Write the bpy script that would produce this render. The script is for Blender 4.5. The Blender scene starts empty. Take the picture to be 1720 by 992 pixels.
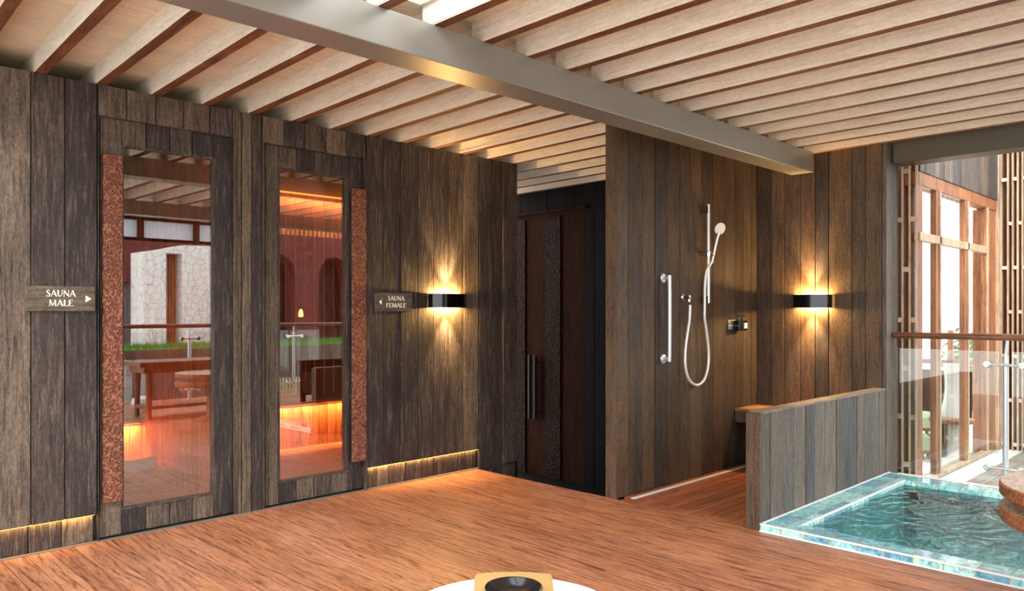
import bpy, math, random
from mathutils import Vector
random.seed(7)
PI = math.pi
scene = bpy.context.scene
COL = scene.collection

# ------------------------------------------------------------------ camera
F, CX, HY, EYE = 1286.0, 860.0, 523.0, 1.35      # focal length (px), principal column, horizon row, eye height (m)
YAW = math.atan(1302.0/1286.0)
cam = bpy.data.cameras.new('camera'); cam.sensor_width = 36.0; cam.lens = 36.0*F/1720.0
cam.shift_y = (HY-496.0)/1720.0; cam.clip_start = 0.05; cam.clip_end = 400
camo = bpy.data.objects.new('camera', cam); COL.objects.link(camo)
camo.location = (0, 0, EYE); camo.rotation_euler = (PI/2, 0, YAW-PI/2)
scene.camera = camo
# ------------------------------------------------------------------ world and view
world = bpy.data.worlds.new('sky'); scene.world = world; world.use_nodes = True
wn = world.node_tree; bg = wn.nodes['Background']
tc = wn.nodes.new('ShaderNodeTexCoord'); sp = wn.nodes.new('ShaderNodeSeparateXYZ'); rp = wn.nodes.new('ShaderNodeValToRGB')
rp.color_ramp.elements[0].position = 0.45; rp.color_ramp.elements[0].color = (0.78, 0.80, 0.82, 1)
rp.color_ramp.elements[1].position = 0.56; rp.color_ramp.elements[1].color = (0.93, 0.97, 1.0, 1)
mp = wn.nodes.new('ShaderNodeMath'); mp.operation = 'MULTIPLY_ADD'; mp.inputs[1].default_value = 0.5; mp.inputs[2].default_value = 0.5
wn.links.new(tc.outputs['Generated'], sp.inputs[0]); wn.links.new(sp.outputs['Z'], mp.inputs[0])
wn.links.new(mp.outputs[0], rp.inputs[0]); wn.links.new(rp.outputs[0], bg.inputs[0])
bg.inputs[1].default_value = 3.0
scene.view_settings.view_transform = 'Standard'
try: scene.view_settings.look = 'None'
except Exception: pass
scene.view_settings.gamma = 1.0
scene.view_settings.use_curve_mapping = False
scene.view_settings.exposure = 0.5
# soft sun through the open edge of the pergola
sl = bpy.data.lights.new('sun', 'SUN'); sl.energy = 1.4; sl.angle = math.radians(25); sl.color = (1.0, 0.96, 0.9)
so = bpy.data.objects.new('sun', sl); COL.objects.link(so)
so.rotation_euler = Vector((0.75, 0.62, -0.62)).to_track_quat('-Z', 'Y').to_euler()

cs, sn = math.cos(YAW), math.sin(YAW)
def ray(x, y):
    u = (x-CX)/F; v = (HY-y)/F
    return Vector((cs+sn*u, sn-cs*u, v))
def at_y(x, y, Y):
    r = ray(x, y); p = r*(Y/r.y); p.z += EYE; return p
def at_x(x, y, X):
    r = ray(x, y); p = r*(X/r.x); p.z += EYE; return p
def at_z(x, y, Z):
    r = ray(x, y); p = r*((Z-EYE)/r.z); p.z += EYE; return p

# ------------------------------------------------------------------ mesh builder
class MB:
    def __init__(s): s.v = []; s.f = []; s.m = []; s.sm = []
    def add(s, vs, fs, mi=0, smooth=False):
        b = len(s.v); s.v += [tuple(v) for v in vs]
        for f in fs: s.f.append([i+b for i in f]); s.m.append(mi); s.sm.append(smooth)
        return s
    def box(s, x0, x1, y0, y1, z0, z1, mi=0, mats=None):
        if x0 > x1: x0, x1 = x1, x0
        if y0 > y1: y0, y1 = y1, y0
        if z0 > z1: z0, z1 = z1, z0
        vs = [(x0,y0,z0),(x1,y0,z0),(x1,y1,z0),(x0,y1,z0),(x0,y0,z1),(x1,y0,z1),(x1,y1,z1),(x0,y1,z1)]
        fs = [(0,3,2,1),(4,5,6,7),(0,1,5,4),(1,2,6,5),(2,3,7,6),(3,0,4,7)]   # -z +z -y +x +y -x
        b = len(s.v); s.v += vs
        for k, f in enumerate(fs):
            s.f.append([i+b for i in f]); s.m.append(mats[k] if mats else mi); s.sm.append(False)
        return s
    def prism(s, pts, axis, a, b, mi=0):
        """pts 2-D polygon; axis 'x': pts are (y,z); 'y': (x,z); 'z': (x,y)"""
        def P(p, t):
            return (t, p[0], p[1]) if axis == 'x' else (p[0], t, p[1]) if axis == 'y' else (p[0], p[1], t)
        n = len(pts); vs = [P(p, a) for p in pts]+[P(p, b) for p in pts]
        fs = [list(range(n)), list(range(2*n-1, n-1, -1))]+[(i, (i+1) % n, n+(i+1) % n, n+i) for i in range(n)]
        return s.add(vs, fs, mi)
    def tube(s, path, r, n=12, mi=0, cap=True, smooth=True):
        path = [Vector(p) for p in path]; rs = r if isinstance(r, (list, tuple)) else [r]*len(path)
        vs = []; ref = None
        for i, p in enumerate(path):
            t = (path[min(i+1, len(path)-1)]-path[max(i-1, 0)]).normalized()
            if ref is None: ref = t.orthogonal().normalized()
            ref = (ref-t*ref.dot(t)).normalized(); bt = t.cross(ref)
            for k in range(n):
                a = 2*PI*k/n; vs.append(p+(ref*math.cos(a)+bt*math.sin(a))*rs[i])
        fs = []
        for i in range(len(path)-1):
            for k in range(n):
                fs.append((i*n+k, i*n+(k+1) % n, (i+1)*n+(k+1) % n, (i+1)*n+k))
        s.add(vs, fs, mi, smooth)
        if cap:
            b = len(s.v)-len(vs)
            s.f.append([b+k for k in range(n)][::-1]); s.m.append(mi); s.sm.append(False)
            e = b+(len(path)-1)*n
            s.f.append([e+k for k in range(n)]); s.m.append(mi); s.sm.append(False)
        return s
    def lathe(s, prof, c, n=48, mi=0, axis=None, smooth=True):
        """prof list of (r, h); rotates about axis (default z) through c"""
        ax = Vector(axis or (0, 0, 1)).normalized(); e1 = ax.orthogonal().normalized(); e2 = ax.cross(e1); c = Vector(c)
        vs = []
        for r, h in prof:
            for k in range(n):
                a = 2*PI*k/n; vs.append(c+ax*h+(e1*math.cos(a)+e2*math.sin(a))*max(r, 1e-4))
        fs = []
        for i in range(len(prof)-1):
            for k in range(n):
                fs.append((i*n+k, i*n+(k+1) % n, (i+1)*n+(k+1) % n, (i+1)*n+k))
        return s.add(vs, fs, mi, smooth)
def link(name, mb, mat, parent=None, bevel=0.0, sharp=True):
    me = bpy.data.meshes.new(name)
    off = Vector((0, 0, 0)); p = parent
    while p is not None: off += p.location; p = p.parent
    me.from_pydata([tuple(Vector(v)-off) for v in mb.v], [], mb.f)
    mats = mat if isinstance(mat, (list, tuple)) else [mat]
    for m in mats: me.materials.append(m)
    for i, poly in enumerate(me.polygons):
        poly.material_index = mb.m[i]; poly.use_smooth = mb.sm[i]
    me.update()
    import bmesh
    bm = bmesh.new(); bm.from_mesh(me); bmesh.ops.recalc_face_normals(bm, faces=bm.faces)
    for e in bm.edges:
        if len(e.link_faces) == 2 and e.calc_face_angle(0) > 0.7: e.smooth = False
    bm.to_mesh(me); bm.free()
    o = bpy.data.objects.new(name, me); COL.objects.link(o)
    if parent is not None: o.parent = parent
    if bevel:
        b = o.modifiers.new('bevel', 'BEVEL'); b.width = bevel; b.segments = 2; b.limit_method = 'ANGLE'; b.angle_limit = 0.8
    return o
def tag(o, label, cat, group=None, kind=None):
    if label: o['label'] = label
    if cat: o['category'] = cat
    if group: o['group'] = group
    if kind: o['kind'] = kind
    return o
def thing(name, label, cat, loc=(0, 0, 0), group=None):
    o = bpy.data.objects.new(name, None); COL.objects.link(o); o.location = loc; o.empty_display_size = 0.1
    return tag(o, label, cat, group)
def struct(name, mb, mat, label=None, bevel=0.0, cat=None):
    o = link(name, mb, mat, None, bevel); o['kind'] = 'structure'
    if label: o['label'] = label
    if cat: o['category'] = cat
    return o

# ------------------------------------------------------------------ materials
def lin(c):
    return tuple(((x/255.0)/12.92 if x/255.0 <= 0.04045 else ((x/255.0+0.055)/1.055)**2.4) for x in c)+(1.0,)
class NT:
    def __init__(s, name):
        s.mat = bpy.data.materials.new(name); s.mat.use_nodes = True; s.t = s.mat.node_tree; s.n = s.t.nodes; s.l = s.t.links
        s.b = s.n['Principled BSDF']; s.out = s.n['Material Output']
    def new(s, typ, **kw):
        x = s.n.new(typ)
        for k, v in kw.items(): setattr(x, k, v)
        return x
    def link(s, a, b): s.l.new(a, b)
    def math(s, op, a, b=None, clamp=False):
        x = s.n.new('ShaderNodeMath'); x.operation = op; x.use_clamp = clamp
        for i, q in enumerate((a, b)):
            if q is None: continue
            if isinstance(q, (int, float)): x.inputs[i].default_value = q
            else: s.l.new(q, x.inputs[i])
        return x.outputs[0]
    def ramp(s, fac, stops, interp='LINEAR'):
        r = s.n.new('ShaderNodeValToRGB'); cr = r.color_ramp; cr.interpolation = interp
        while len(cr.elements) < len(stops): cr.elements.new(0.5)
        for e, (p, c) in zip(cr.elements, stops): e.position = p; e.color = c if len(c) == 4 else lin(c)
        s.l.new(fac, r.inputs[0]); return r.outputs[0]
    def mix(s, fac, a, b, mode='MIX'):
        x = s.n.new('ShaderNodeMix'); x.data_type = 'RGBA'; x.blend_type = mode
        for i, q in ((0, fac), (6, a), (7, b)):
            if isinstance(q, (int, float)): x.inputs[i].default_value = q if i == 0 else (q, q, q, 1)
            elif isinstance(q, tuple): x.inputs[i].default_value = q
            else: s.l.new(q, x.inputs[i])
        return x.outputs[2]
    def noise(s, vec, scale, detail=4, rough=0.55, dist=0.0):
        x = s.n.new('ShaderNodeTexNoise'); x.inputs['Scale'].default_value = scale; x.inputs['Detail'].default_value = detail
        x.inputs['Roughness'].default_value = rough; x.inputs['Distortion'].default_value = dist
        s.l.new(vec, x.inputs['Vector']); return x.outputs['Fac']
    def coords(s, scale=(1, 1, 1), island=False):
        t = s.n.new('ShaderNodeTexCoord').outputs['Object']
        if island:
            g = s.n.new('ShaderNodeNewGeometry').outputs['Random Per Island']
            c = s.n.new('ShaderNodeCombineXYZ')
            for i, k in enumerate((37.0, 53.0, 71.0)): s.l.new(s.math('MULTIPLY', g, k), c.inputs[i])
            a = s.n.new('ShaderNodeVectorMath'); a.operation = 'ADD'; s.l.new(t, a.inputs[0]); s.l.new(c.outputs[0], a.inputs[1]); t = a.outputs[0]
        m = s.n.new('ShaderNodeMapping'); m.inputs['Scale'].default_value = scale; s.l.new(t, m.inputs['Vector'])
        return m.outputs[0]
    def bump(s, h, strength=0.3, dist=0.01):
        b = s.n.new('ShaderNodeBump'); b.inputs['Strength'].default_value = strength; b.inputs['Distance'].default_value = dist
        s.l.new(h, b.inputs['Height']); s.l.new(b.outputs[0], s.b.inputs['Normal']); return b
def stretch(axis, k):
    return tuple(k if a == axis else 1.0 for a in 'XYZ')
def wood(name, axis, tones, dark, light, fine=0.5, rough=0.6, bump=0.5, dist=0.004, spec=0.35, streak=0.55, bands=0.0, bscale=32, contrast=1.0, pv=0.28, bfreq=9.0):
    """tones: one colour per board, chosen per board; dark / light: grain extremes"""
    m = NT(name); v1 = m.coords(stretch(axis, 0.10), True); v2 = m.coords(stretch(axis, 0.05), True); v3 = m.coords(stretch(axis, 0.35), True)
    isl = m.new('ShaderNodeNewGeometry').outputs['Random Per Island']
    n = len(tones)
    base = m.ramp(isl, [(i/n, t) for i, t in enumerate(tones)], 'CONSTANT')
    broad = m.noise(v1, bscale, 5, 0.62, 1.2)
    fib = m.noise(v2, 110, 4, 0.65, 0.6)
    patch = m.noise(v3, 4.5, 4, 0.6, 0.5)
    pit = m.noise(v3, 105, 4, 0.7, 0.6)
    h = m.math('ADD', m.math('MULTIPLY', broad, 0.5), m.math('MULTIPLY', fib, 0.5))
    if bands:
        w = m.new('ShaderNodeTexWave', wave_type='BANDS', bands_direction='Y' if axis == 'X' else 'X')
        w.inputs['Scale'].default_value = bfreq; w.inputs['Distortion'].default_value = 14.0; w.inputs['Detail'].default_value = 3.0; w.inputs['Detail Scale'].default_value = 1.3; w.inputs['Detail Roughness'].default_value = 0.6
        vb = m.coords(stretch(axis, 0.16), True); m.link(vb, w.inputs['Vector'])
        h = m.math('ADD', m.math('MULTIPLY', h, 1-bands), m.math('MULTIPLY', w.outputs['Fac'], bands))
    c = m.mix(m.ramp(h, [(0.36, (contrast, contrast, contrast, 1)), (0.50, (0, 0, 0, 1))]), base, lin(dark))
    fmul = m.ramp(h, [(0.50, (0, 0, 0, 1)), (0.68, (1, 1, 1, 1))])
    c = m.mix(m.math('MULTIPLY', fmul, streak), c, lin(light))
    pm = m.ramp(patch, [(0.3, (1-pv, 1-pv*1.05, 1-pv*1.05, 1)), (0.7, (1+pv, 1+pv*0.95, 1+pv*0.9, 1))])
    c = m.mix(1.0, c, pm, 'MULTIPLY')
    if fine:
        pr = m.ramp(pit, [(0.35, (1-fine, 1-fine, 1-fine, 1)), (0.6, (1.1, 1.1, 1.1, 1))])
        c = m.mix(1.0, c, pr, 'MULTIPLY')
    m.link(c, m.b.inputs['Base Color'])
    m.b.inputs['Roughness'].default_value = rough; m.b.inputs['Specular IOR Level'].default_value = spec
    hh = m.math('ADD', m.math('MULTIPLY', h, 0.7), m.math('MULTIPLY', pit, 0.3 if fine else 0.08))
    m.bump(hh, bump, dist)
    return m.mat
def plain(name, c, rough=0.5, metal=0.0, spec=0.5, emit=0.0, emc=None, noise=0.0, nscale=20, bump=0.0, coat=0.0):
    m = NT(name); col = lin(c)
    m.b.inputs['Base Color'].default_value = col; m.b.inputs['Roughness'].default_value = rough
    m.b.inputs['Metallic'].default_value = metal; m.b.inputs['Specular IOR Level'].default_value = spec
    m.b.inputs['Coat Weight'].default_value = coat
    if noise or bump:
        v = m.coords(); n = m.noise(v, nscale, 5)
        if noise:
            k = m.ramp(n, [(0.3, (1-noise,)*3+(1,)), (0.7, (1+noise*0.5,)*3+(1,))]); m.link(m.mix(1.0, col, k, 'MULTIPLY'), m.b.inputs['Base Color'])
        if bump: m.bump(n, bump, 0.005)
    if emit:
        m.b.inputs['Emission Color'].default_value = lin(emc or c); m.b.inputs['Emission Strength'].default_value = emit
    return m.mat
def glass_mat(name, refl, tint=(1, 1, 1, 1), rough=0.0):
    m = NT(name); m.n.remove(m.b)
    tr = m.new('ShaderNodeBsdfTransparent'); tr.inputs[0].default_value = tint
    gl = m.new('ShaderNodeBsdfGlossy'); gl.inputs['Roughness'].default_value = rough; gl.inputs[0].default_value = (1, 1, 1, 1)
    lw = m.new('ShaderNodeLayerWeight'); lw.inputs[0].default_value = 0.25
    f = m.math('ADD', m.math('MULTIPLY', lw.outputs['Fresnel'], 0.35), refl, True)
    mx = m.new('ShaderNodeMixShader'); m.link(f, mx.inputs[0]); m.link(tr.outputs[0], mx.inputs[1]); m.link(gl.outputs[0], mx.inputs[2])
    m.link(mx.outputs[0], m.out.inputs['Surface']); return m.mat

TONES = [(83, 72, 63), (59, 51, 48), (97, 85, 72), (49, 42, 41), (88, 72, 62), (76, 66, 58), (103, 89, 76), (56, 48, 46), (92, 80, 68), (68, 58, 54)]
W_WALL = wood('weathered wall boards', 'Z', TONES, (44,36,32), (140,124,106), fine=0.5, rough=0.6, bump=1.0, dist=0.006, streak=0.45, contrast=0.85, pv=0.36, bands=0.07, bfreq=9.0)
TONES2 = [(80, 64, 50), (67, 53, 42), (90, 72, 54), (53, 45, 40), (77, 58, 43), (70, 59, 48), (86, 67, 48), (58, 46, 38)]
W_SHOWER = wood('brown shower boards', 'Z', TONES2, (34,26,21), (116,92,70), fine=0.45, rough=0.58, bump=0.7, dist=0.004, streak=0.4, contrast=0.7)
TONES3 = [(103, 93, 83), (84, 77, 72), (110, 98, 84), (72, 69, 69), (96, 84, 74), (89, 83, 76)]
W_GREY = wood('greyed boards', 'Z', TONES3, (60,52,48), (150,138,124), fine=0.35, rough=0.6, bump=0.7, dist=0.004, streak=0.4, contrast=0.7, pv=0.2)
W_BASE = wood('skirting boards', 'Z', TONES, (40,32,28), (150,130,106), fine=0.5, rough=0.6, bump=0.9, dist=0.006, streak=0.5)
W_CAP = wood('low wall cap wood', 'Y', [(128,114,104), (140,126,112), (118,108,102)], (80,70,64), (165,150,138), fine=0.25, streak=0.5)
W_DECK = wood('deck boards', 'Y', [(174,115,82), (162,104,74), (184,124,90), (168,110,80), (176,116,80)], (96,56,39), (206,152,116), fine=0.25, rough=0.45, bump=0.3, dist=0.002, spec=0.3, streak=0.5, bscale=30, contrast=0.95, pv=0.16, bands=0.11, bfreq=7.0)
W_DECKX = wood('shower floor boards', 'X', [(156,92,64), (146,84,60), (164,98,68)], (84,46,32), (186,120,86), fine=0.25, rough=0.42, bump=0.6, dist=0.004, streak=0.5)
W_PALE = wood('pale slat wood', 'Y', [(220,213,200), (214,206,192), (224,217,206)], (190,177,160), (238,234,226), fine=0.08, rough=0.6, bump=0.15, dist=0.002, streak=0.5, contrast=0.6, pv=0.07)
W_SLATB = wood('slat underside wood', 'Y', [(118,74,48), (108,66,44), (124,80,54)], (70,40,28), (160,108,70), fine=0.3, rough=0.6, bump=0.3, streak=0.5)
W_ROOF = wood('roof board', 'X', [(210,196,172)], (186,168,144), (222,210,188), fine=0.05, rough=0.6, bump=0.1, streak=0.5, contrast=0.6, pv=0.1)
W_CEDAR = wood('cedar lining', 'Z', [(204,124,72), (192,112,64), (212,134,82)], (130,66,36), (224,152,100), fine=0.15, rough=0.5, bump=0.3, streak=0.5)
W_CEDARF = wood('cedar floor', 'X', [(190,116,72), (178,106,64), (200,126,80)], (112,60,36), (214,144,96), fine=0.2, rough=0.5, bump=0.4, streak=0.5)
W_SHADED = wood('shade-darkened corridor boards', 'Z', [(15,12,11), (12,10,9), (18,14,12)], (7,5,5), (24,19,16), fine=0.4, rough=0.7, bump=0.6, streak=0.4, spec=0.1)  # shade of the enclosed corridor is put into these near-black tones
W_DOOR = wood('dark door wood', 'Z', [(46,25,15), (50,28,17)], (24,13,9), (60,36,23), fine=0.2, rough=0.7, spec=0.04, bump=0.3, streak=0.5)  # dark wood, its colour deepened further for the corridor's shade
W_TEAK = wood('screen wood', 'Z', [(158,104,68), (148,94,60), (166,112,76)], (104,64,40), (184,134,96), fine=0.2, rough=0.5, bump=0.2, streak=0.5)
W_TEAKL = wood('pale front edge wood', 'Z', [(190,162,134), (200,174,146)], (150,120,94), (214,194,170), fine=0.15, rough=0.5, bump=0.2, streak=0.4)
W_RAIL = wood('handrail wood', 'Y', [(128,84,56)], (84,50,34), (156,110,78), fine=0.2, rough=0.35, bump=0.15, streak=0.5)
W_RAILX = wood('back handrail wood', 'X', [(112,70,46)], (70,42,28), (140,96,66), fine=0.2, rough=0.35, bump=0.15, streak=0.5)
W_TABLE = wood('round table wood', 'X', [(176,156,138), (184,164,146)], (128,104,86), (206,190,172), fine=0.25, rough=0.5, bump=0.4, streak=0.5)
W_EDGE = wood('round table edge wood', 'X', [(150,98,62)], (84,50,30), (190,140,98), fine=0.4, rough=0.5, bump=0.6, streak=0.6)
W_GREYDECK = wood('grey outdoor deck', 'X', [(150,134,120), (140,126,114)], (104,92,82), (174,160,146), fine=0.3, streak=0.4)
W_BROWN = wood('garden furniture wood', 'X', [(122,76,50)], (70,40,26), (150,104,72), fine=0.2, rough=0.5, bump=0.2)
STEEL = plain('grey painted steel', (148,146,140), 0.36, 0.45, noise=0.08, nscale=3)
STEELD = plain('dark painted steel', (92,88,80), 0.4, 0.7)
CHROME = plain('chrome', (225,225,228), 0.12, 1.0)
SATIN = plain('satin stainless steel', (212,214,217), 0.28, 0.6)
WHITEP = plain('white plastic', (236,234,230), 0.3)
HOSE = plain('silver hose', (222,220,216), 0.3, 0.3)
BLACK = plain('gloss black metal', (10,10,11), 0.18, 0.4, coat=0.5)
BLACKM = plain('matt black', (14,13,13), 0.5)
LETTER = plain('cream lettering', (252,246,234), 0.5)
LEDM = plain('warm led strip', (255,190,90), 0.5, emit=3.5, emc=(255,184,84))
LEDO = plain('orange led strip', (255,140,50), 0.5, emit=2.5, emc=(255,140,50))
LENS = plain('lamp lens', (255,220,150), 0.5, emit=30.0, emc=(255,206,128))
TRIMW = plain('white trim', (236,234,230), 0.4)
TRIMG = plain('grey edge trim', (118,104,92), 0.6)
DGLASS = glass_mat('reflective door glass', 0.21, (0.95, 0.93, 0.9, 1))
RGLASS = glass_mat('railing glass', 0.05, (0.93, 0.97, 0.96, 1))
WGLASS = glass_mat('window glass', 0.04, (0.98, 0.99, 1.0, 1))
TOWEL = plain('white towelling', (238,236,232), 0.9, bump=0.6, nscale=300)
WALLP = plain('white plaster', (240,240,238), 0.8)

def carved(name, base, dark, light, scale=26.0, strength=1.0, sc=(1, 0.2, 1)):
    m = NT(name); v = m.coords(sc)
    n1 = m.new('ShaderNodeTexNoise'); n1.inputs['Scale'].default_value = scale*0.45; m.link(v, n1.inputs['Vector'])
    add = m.new('ShaderNodeVectorMath'); add.operation = 'MULTIPLY_ADD'; m.link(n1.outputs['Color'], add.inputs[0]); add.inputs[1].default_value = (0.09, 0.09, 0.09); m.link(v, add.inputs[2])
    vo = m.new('ShaderNodeTexVoronoi', feature='SMOOTH_F1'); vo.inputs['Scale'].default_value = scale; m.link(add.outputs[0], vo.inputs['Vector'])
    w = m.math('SINE', m.math('MULTIPLY', vo.outputs['Distance'], 16.0))
    h = m.math('MULTIPLY_ADD', w, 0.5); h.node.inputs[2].default_value = 0.5
    fine = m.noise(v, 140, 3)
    c = m.ramp(h, [(0.0, dark), (0.35, base), (0.8, base), (1.0, light)])
    fr = m.ramp(fine, [(0.3, (0.72, 0.72, 0.72, 1)), (0.7, (1.15, 1.15, 1.15, 1))])
    m.link(m.mix(1.0, c, fr, 'MULTIPLY'), m.b.inputs['Base Color']); m.b.inputs['Roughness'].default_value = 0.55
    m.b.inputs['Specular IOR Level'].default_value = 0.06 if base[0] < 60 else 0.25
    m.bump(m.math('ADD', h, m.math('MULTIPLY', fine, 0.3)), strength, 0.006)
    return m.mat
CARVED = carved('carved reddish wood', (128,78,60), (92,54,42), (158,104,82), 44.0, 0.8)

def tile_mat(name, sx, sy, sz, cols, grout, gw=0.05, gloss=0.12, off=(0.37, 0.41, 0.33), dark=1.0):
    m = NT(name); t = m.new('ShaderNodeTexCoord').outputs['Object']
    sc = m.new('ShaderNodeVectorMath', operation='MULTIPLY'); m.link(t, sc.inputs[0]); sc.inputs[1].default_value = (1/sx, 1/sy, 1/sz)
    ad = m.new('ShaderNodeVectorMath', operation='ADD'); m.link(sc.outputs[0], ad.inputs[0]); ad.inputs[1].default_value = off
    fl = m.new('ShaderNodeVectorMath', operation='FLOOR'); m.link(ad.outputs[0], fl.inputs[0])
    fr = m.new('ShaderNodeVectorMath', operation='FRACTION'); m.link(ad.outputs[0], fr.inputs[0])
    wn_ = m.new('ShaderNodeTexWhiteNoise', noise_dimensions='3D'); m.link(fl.outputs[0], wn_.inputs['Vector'])
    s3 = m.new('ShaderNodeSeparateXYZ'); m.link(fr.outputs[0], s3.inputs[0])
    g = None
    for i in range(3):
        d = m.math('ABSOLUTE', m.math('SUBTRACT', s3.outputs[i], 0.5)); e = m.math('GREATER_THAN', d, 0.5-gw)
        g = e if g is None else m.math('MAXIMUM', g, e)
    ofs = m.new('ShaderNodeVectorMath', operation='MULTIPLY_ADD'); m.link(wn_.outputs['Color'], ofs.inputs[0]); ofs.inputs[1].default_value = (9, 9, 9); m.link(t, ofs.inputs[2])
    marb = m.noise(ofs.outputs[0], 16, 6, 0.65, 1.8)
    c1 = m.ramp(wn_.outputs['Value'], [(i/len(cols), c) for i, c in enumerate(cols)], 'CONSTANT')
    mr = m.ramp(marb, [(0.33, (0.35*dark, 0.48*dark, 0.55*dark, 1)), (0.47, (0.85*dark, 0.92*dark, 0.93*dark, 1)), (0.66, (1.55*dark, 1.45*dark, 1.4*dark, 1))])
    c = m.mix(1.0, c1, mr, 'MULTIPLY'); c = m.mix(g, c, lin(grout))
    m.link(c, m.b.inputs['Base Color']); m.b.inputs['Roughness'].default_value = gloss
    m.bump(m.math('SUBTRACT', 1.0, g), 0.3, 0.002); return m.mat
TEAL = [(150,204,206), (128,184,194), (168,214,210), (116,168,184), (144,200,202), (176,220,218), (112,164,184)]
TILE = tile_mat('teal glazed tiles', 0.148, 0.148, 0.12, TEAL, (176,158,110), 0.022, off=(0.25, 0.30, 0.3))
TILEB = tile_mat('pool basin tiles', 0.148, 0.148, 0.148, [(150,214,216), (136,202,206), (164,222,220), (120,188,196)], (186,176,130), 0.03, off=(0.25, 0.30, 0.33))
def stone_mat():
    m = NT('white cracked stone'); v = m.coords()
    vo = m.new('ShaderNodeTexVoronoi', feature='DISTANCE_TO_EDGE'); vo.inputs['Scale'].default_value = 5.0; m.link(v, vo.inputs['Vector'])
    c = m.ramp(vo.outputs['Distance'], [(0.0, (120,118,112)), (0.035, (226,224,220)), (1.0, (240,238,234))])
    n = m.ramp(m.noise(v, 12, 4), [(0.3, (0.8, 0.8, 0.8, 1)), (0.7, (1.08, 1.08, 1.08, 1))])
    m.link(m.mix(1.0, c, n, 'MULTIPLY'), m.b.inputs['Base Color']); m.b.inputs['Roughness'].default_value = 0.85; return m.mat
STONE = stone_mat()
def brick_mat():
    m = NT('red brick'); t = m.new('ShaderNodeTexCoord').outputs['Object']
    s3 = m.new('ShaderNodeSeparateXYZ'); m.link(t, s3.inputs[0]); c3 = m.new('ShaderNodeCombineXYZ')
    m.link(m.math('ADD', s3.outputs[0], s3.outputs[1]), c3.inputs[0]); m.link(s3.outputs[2], c3.inputs[1])
    b = m.new('ShaderNodeTexBrick'); m.link(c3.outputs[0], b.inputs['Vector']); b.inputs['Scale'].default_value = 2.4
    b.inputs['Color1'].default_value = lin((112,46,36)); b.inputs['Color2'].default_value = lin((78,32,26)); b.inputs['Mortar'].default_value = lin((70,44,38)); b.inputs['Mortar Size'].default_value = 0.02
    m.link(b.outputs['Color'], m.b.inputs['Base Color']); m.b.inputs['Roughness'].default_value = 0.9; return m.mat
BRICK = brick_mat()
GRASS = plain('lawn green', (70,140,40), 0.8, noise=0.4, nscale=40)
LEAF = plain('foliage green', (74,112,54), 0.7, noise=0.4, nscale=30)
def water_mat():
    m = NT('pool water'); m.n.remove(m.b); v = m.coords((0.6, 1, 1))
    n1 = m.noise(v, 6.0, 3, 0.5, 1.6)
    b = m.new('ShaderNodeBump'); b.inputs['Strength'].default_value = 0.6; b.inputs['Distance'].default_value = 0.06; m.link(n1, b.inputs['Height'])
    gl = m.new('ShaderNodeBsdfGlossy'); gl.inputs['Roughness'].default_value = 0.02; m.link(b.outputs[0], gl.inputs['Normal'])
    rf = m.new('ShaderNodeBsdfRefraction'); rf.inputs['IOR'].default_value = 1.33; rf.inputs['Roughness'].default_value = 0.0; rf.inputs['Color'].default_value = (0.78, 0.95, 0.95, 1); m.link(b.outputs[0], rf.inputs['Normal'])
    tr = m.new('ShaderNodeBsdfTransparent'); tr.inputs[0].default_value = (0.78, 0.95, 0.95, 1)
    mm = m.new('ShaderNodeMixShader'); mm.inputs[0].default_value = 0.3; m.link(tr.outputs[0], mm.inputs[1]); m.link(rf.outputs[0], mm.inputs[2])
    fr = m.new('ShaderNodeFresnel'); fr.inputs[0].default_value = 1.26; m.link(b.outputs[0], fr.inputs['Normal'])
    mx = m.new('ShaderNodeMixShader'); m.link(fr.outputs[0], mx.inputs[0]); m.link(mm.outputs[0], mx.inputs[1]); m.link(gl.outputs[0], mx.inputs[2])
    m.link(mx.outputs[0], m.out.inputs['Surface']); return m.mat
WATER = water_mat()

# ------------------------------------------------------------------ dimensions
H = 2.68          # underside of the ceiling slats
YA = 4.89         # face of the sauna wall
YS = 3.40         # face of the shower wall
XE = 4.41         # edge of the deck
XF = 6.50         # back wall of the shower
YL = 2.28         # outer face of the low wall

def boards_y(mb, xs, y, z0, z1, th=0.03, gap=0.005, jit=0.003, mi=0, sgn=1):
    """vertical boards with faces on plane y, between the x edges xs"""
    for a, b in zip(xs[:-1], xs[1:]):
        j = random.uniform(-jit, jit)
        mb.box(a+gap/2, b-gap/2, y+j, y+th*sgn, z0, z1, mi)
def boards_x(mb, ys, x, z0, z1, th=0.03, gap=0.005, jit=0.003, mi=0, sgn=1):
    ys = sorted(ys)
    for a, b in zip(ys[:-1], ys[1:]):
        j = random.uniform(-jit, jit)
        mb.box(x+j, x+th*sgn, a+gap/2, b-gap/2, z0, z1, mi)
def split(a, b, w):
    n = max(1, round((b-a)/w)); return [a+(b-a)*i/n for i in range(n+1)]

# ------------------------------------------------------------------ floors
mb = MB()
for a, b in zip(split(-0.9, XE, 0.115)[:-1], split(-0.9, XE, 0.115)[1:]):
    y1 = 4.925
    mb.box(a+0.0022, b-0.0022, -2.2, y1, -0.03, 0.0)
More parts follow.
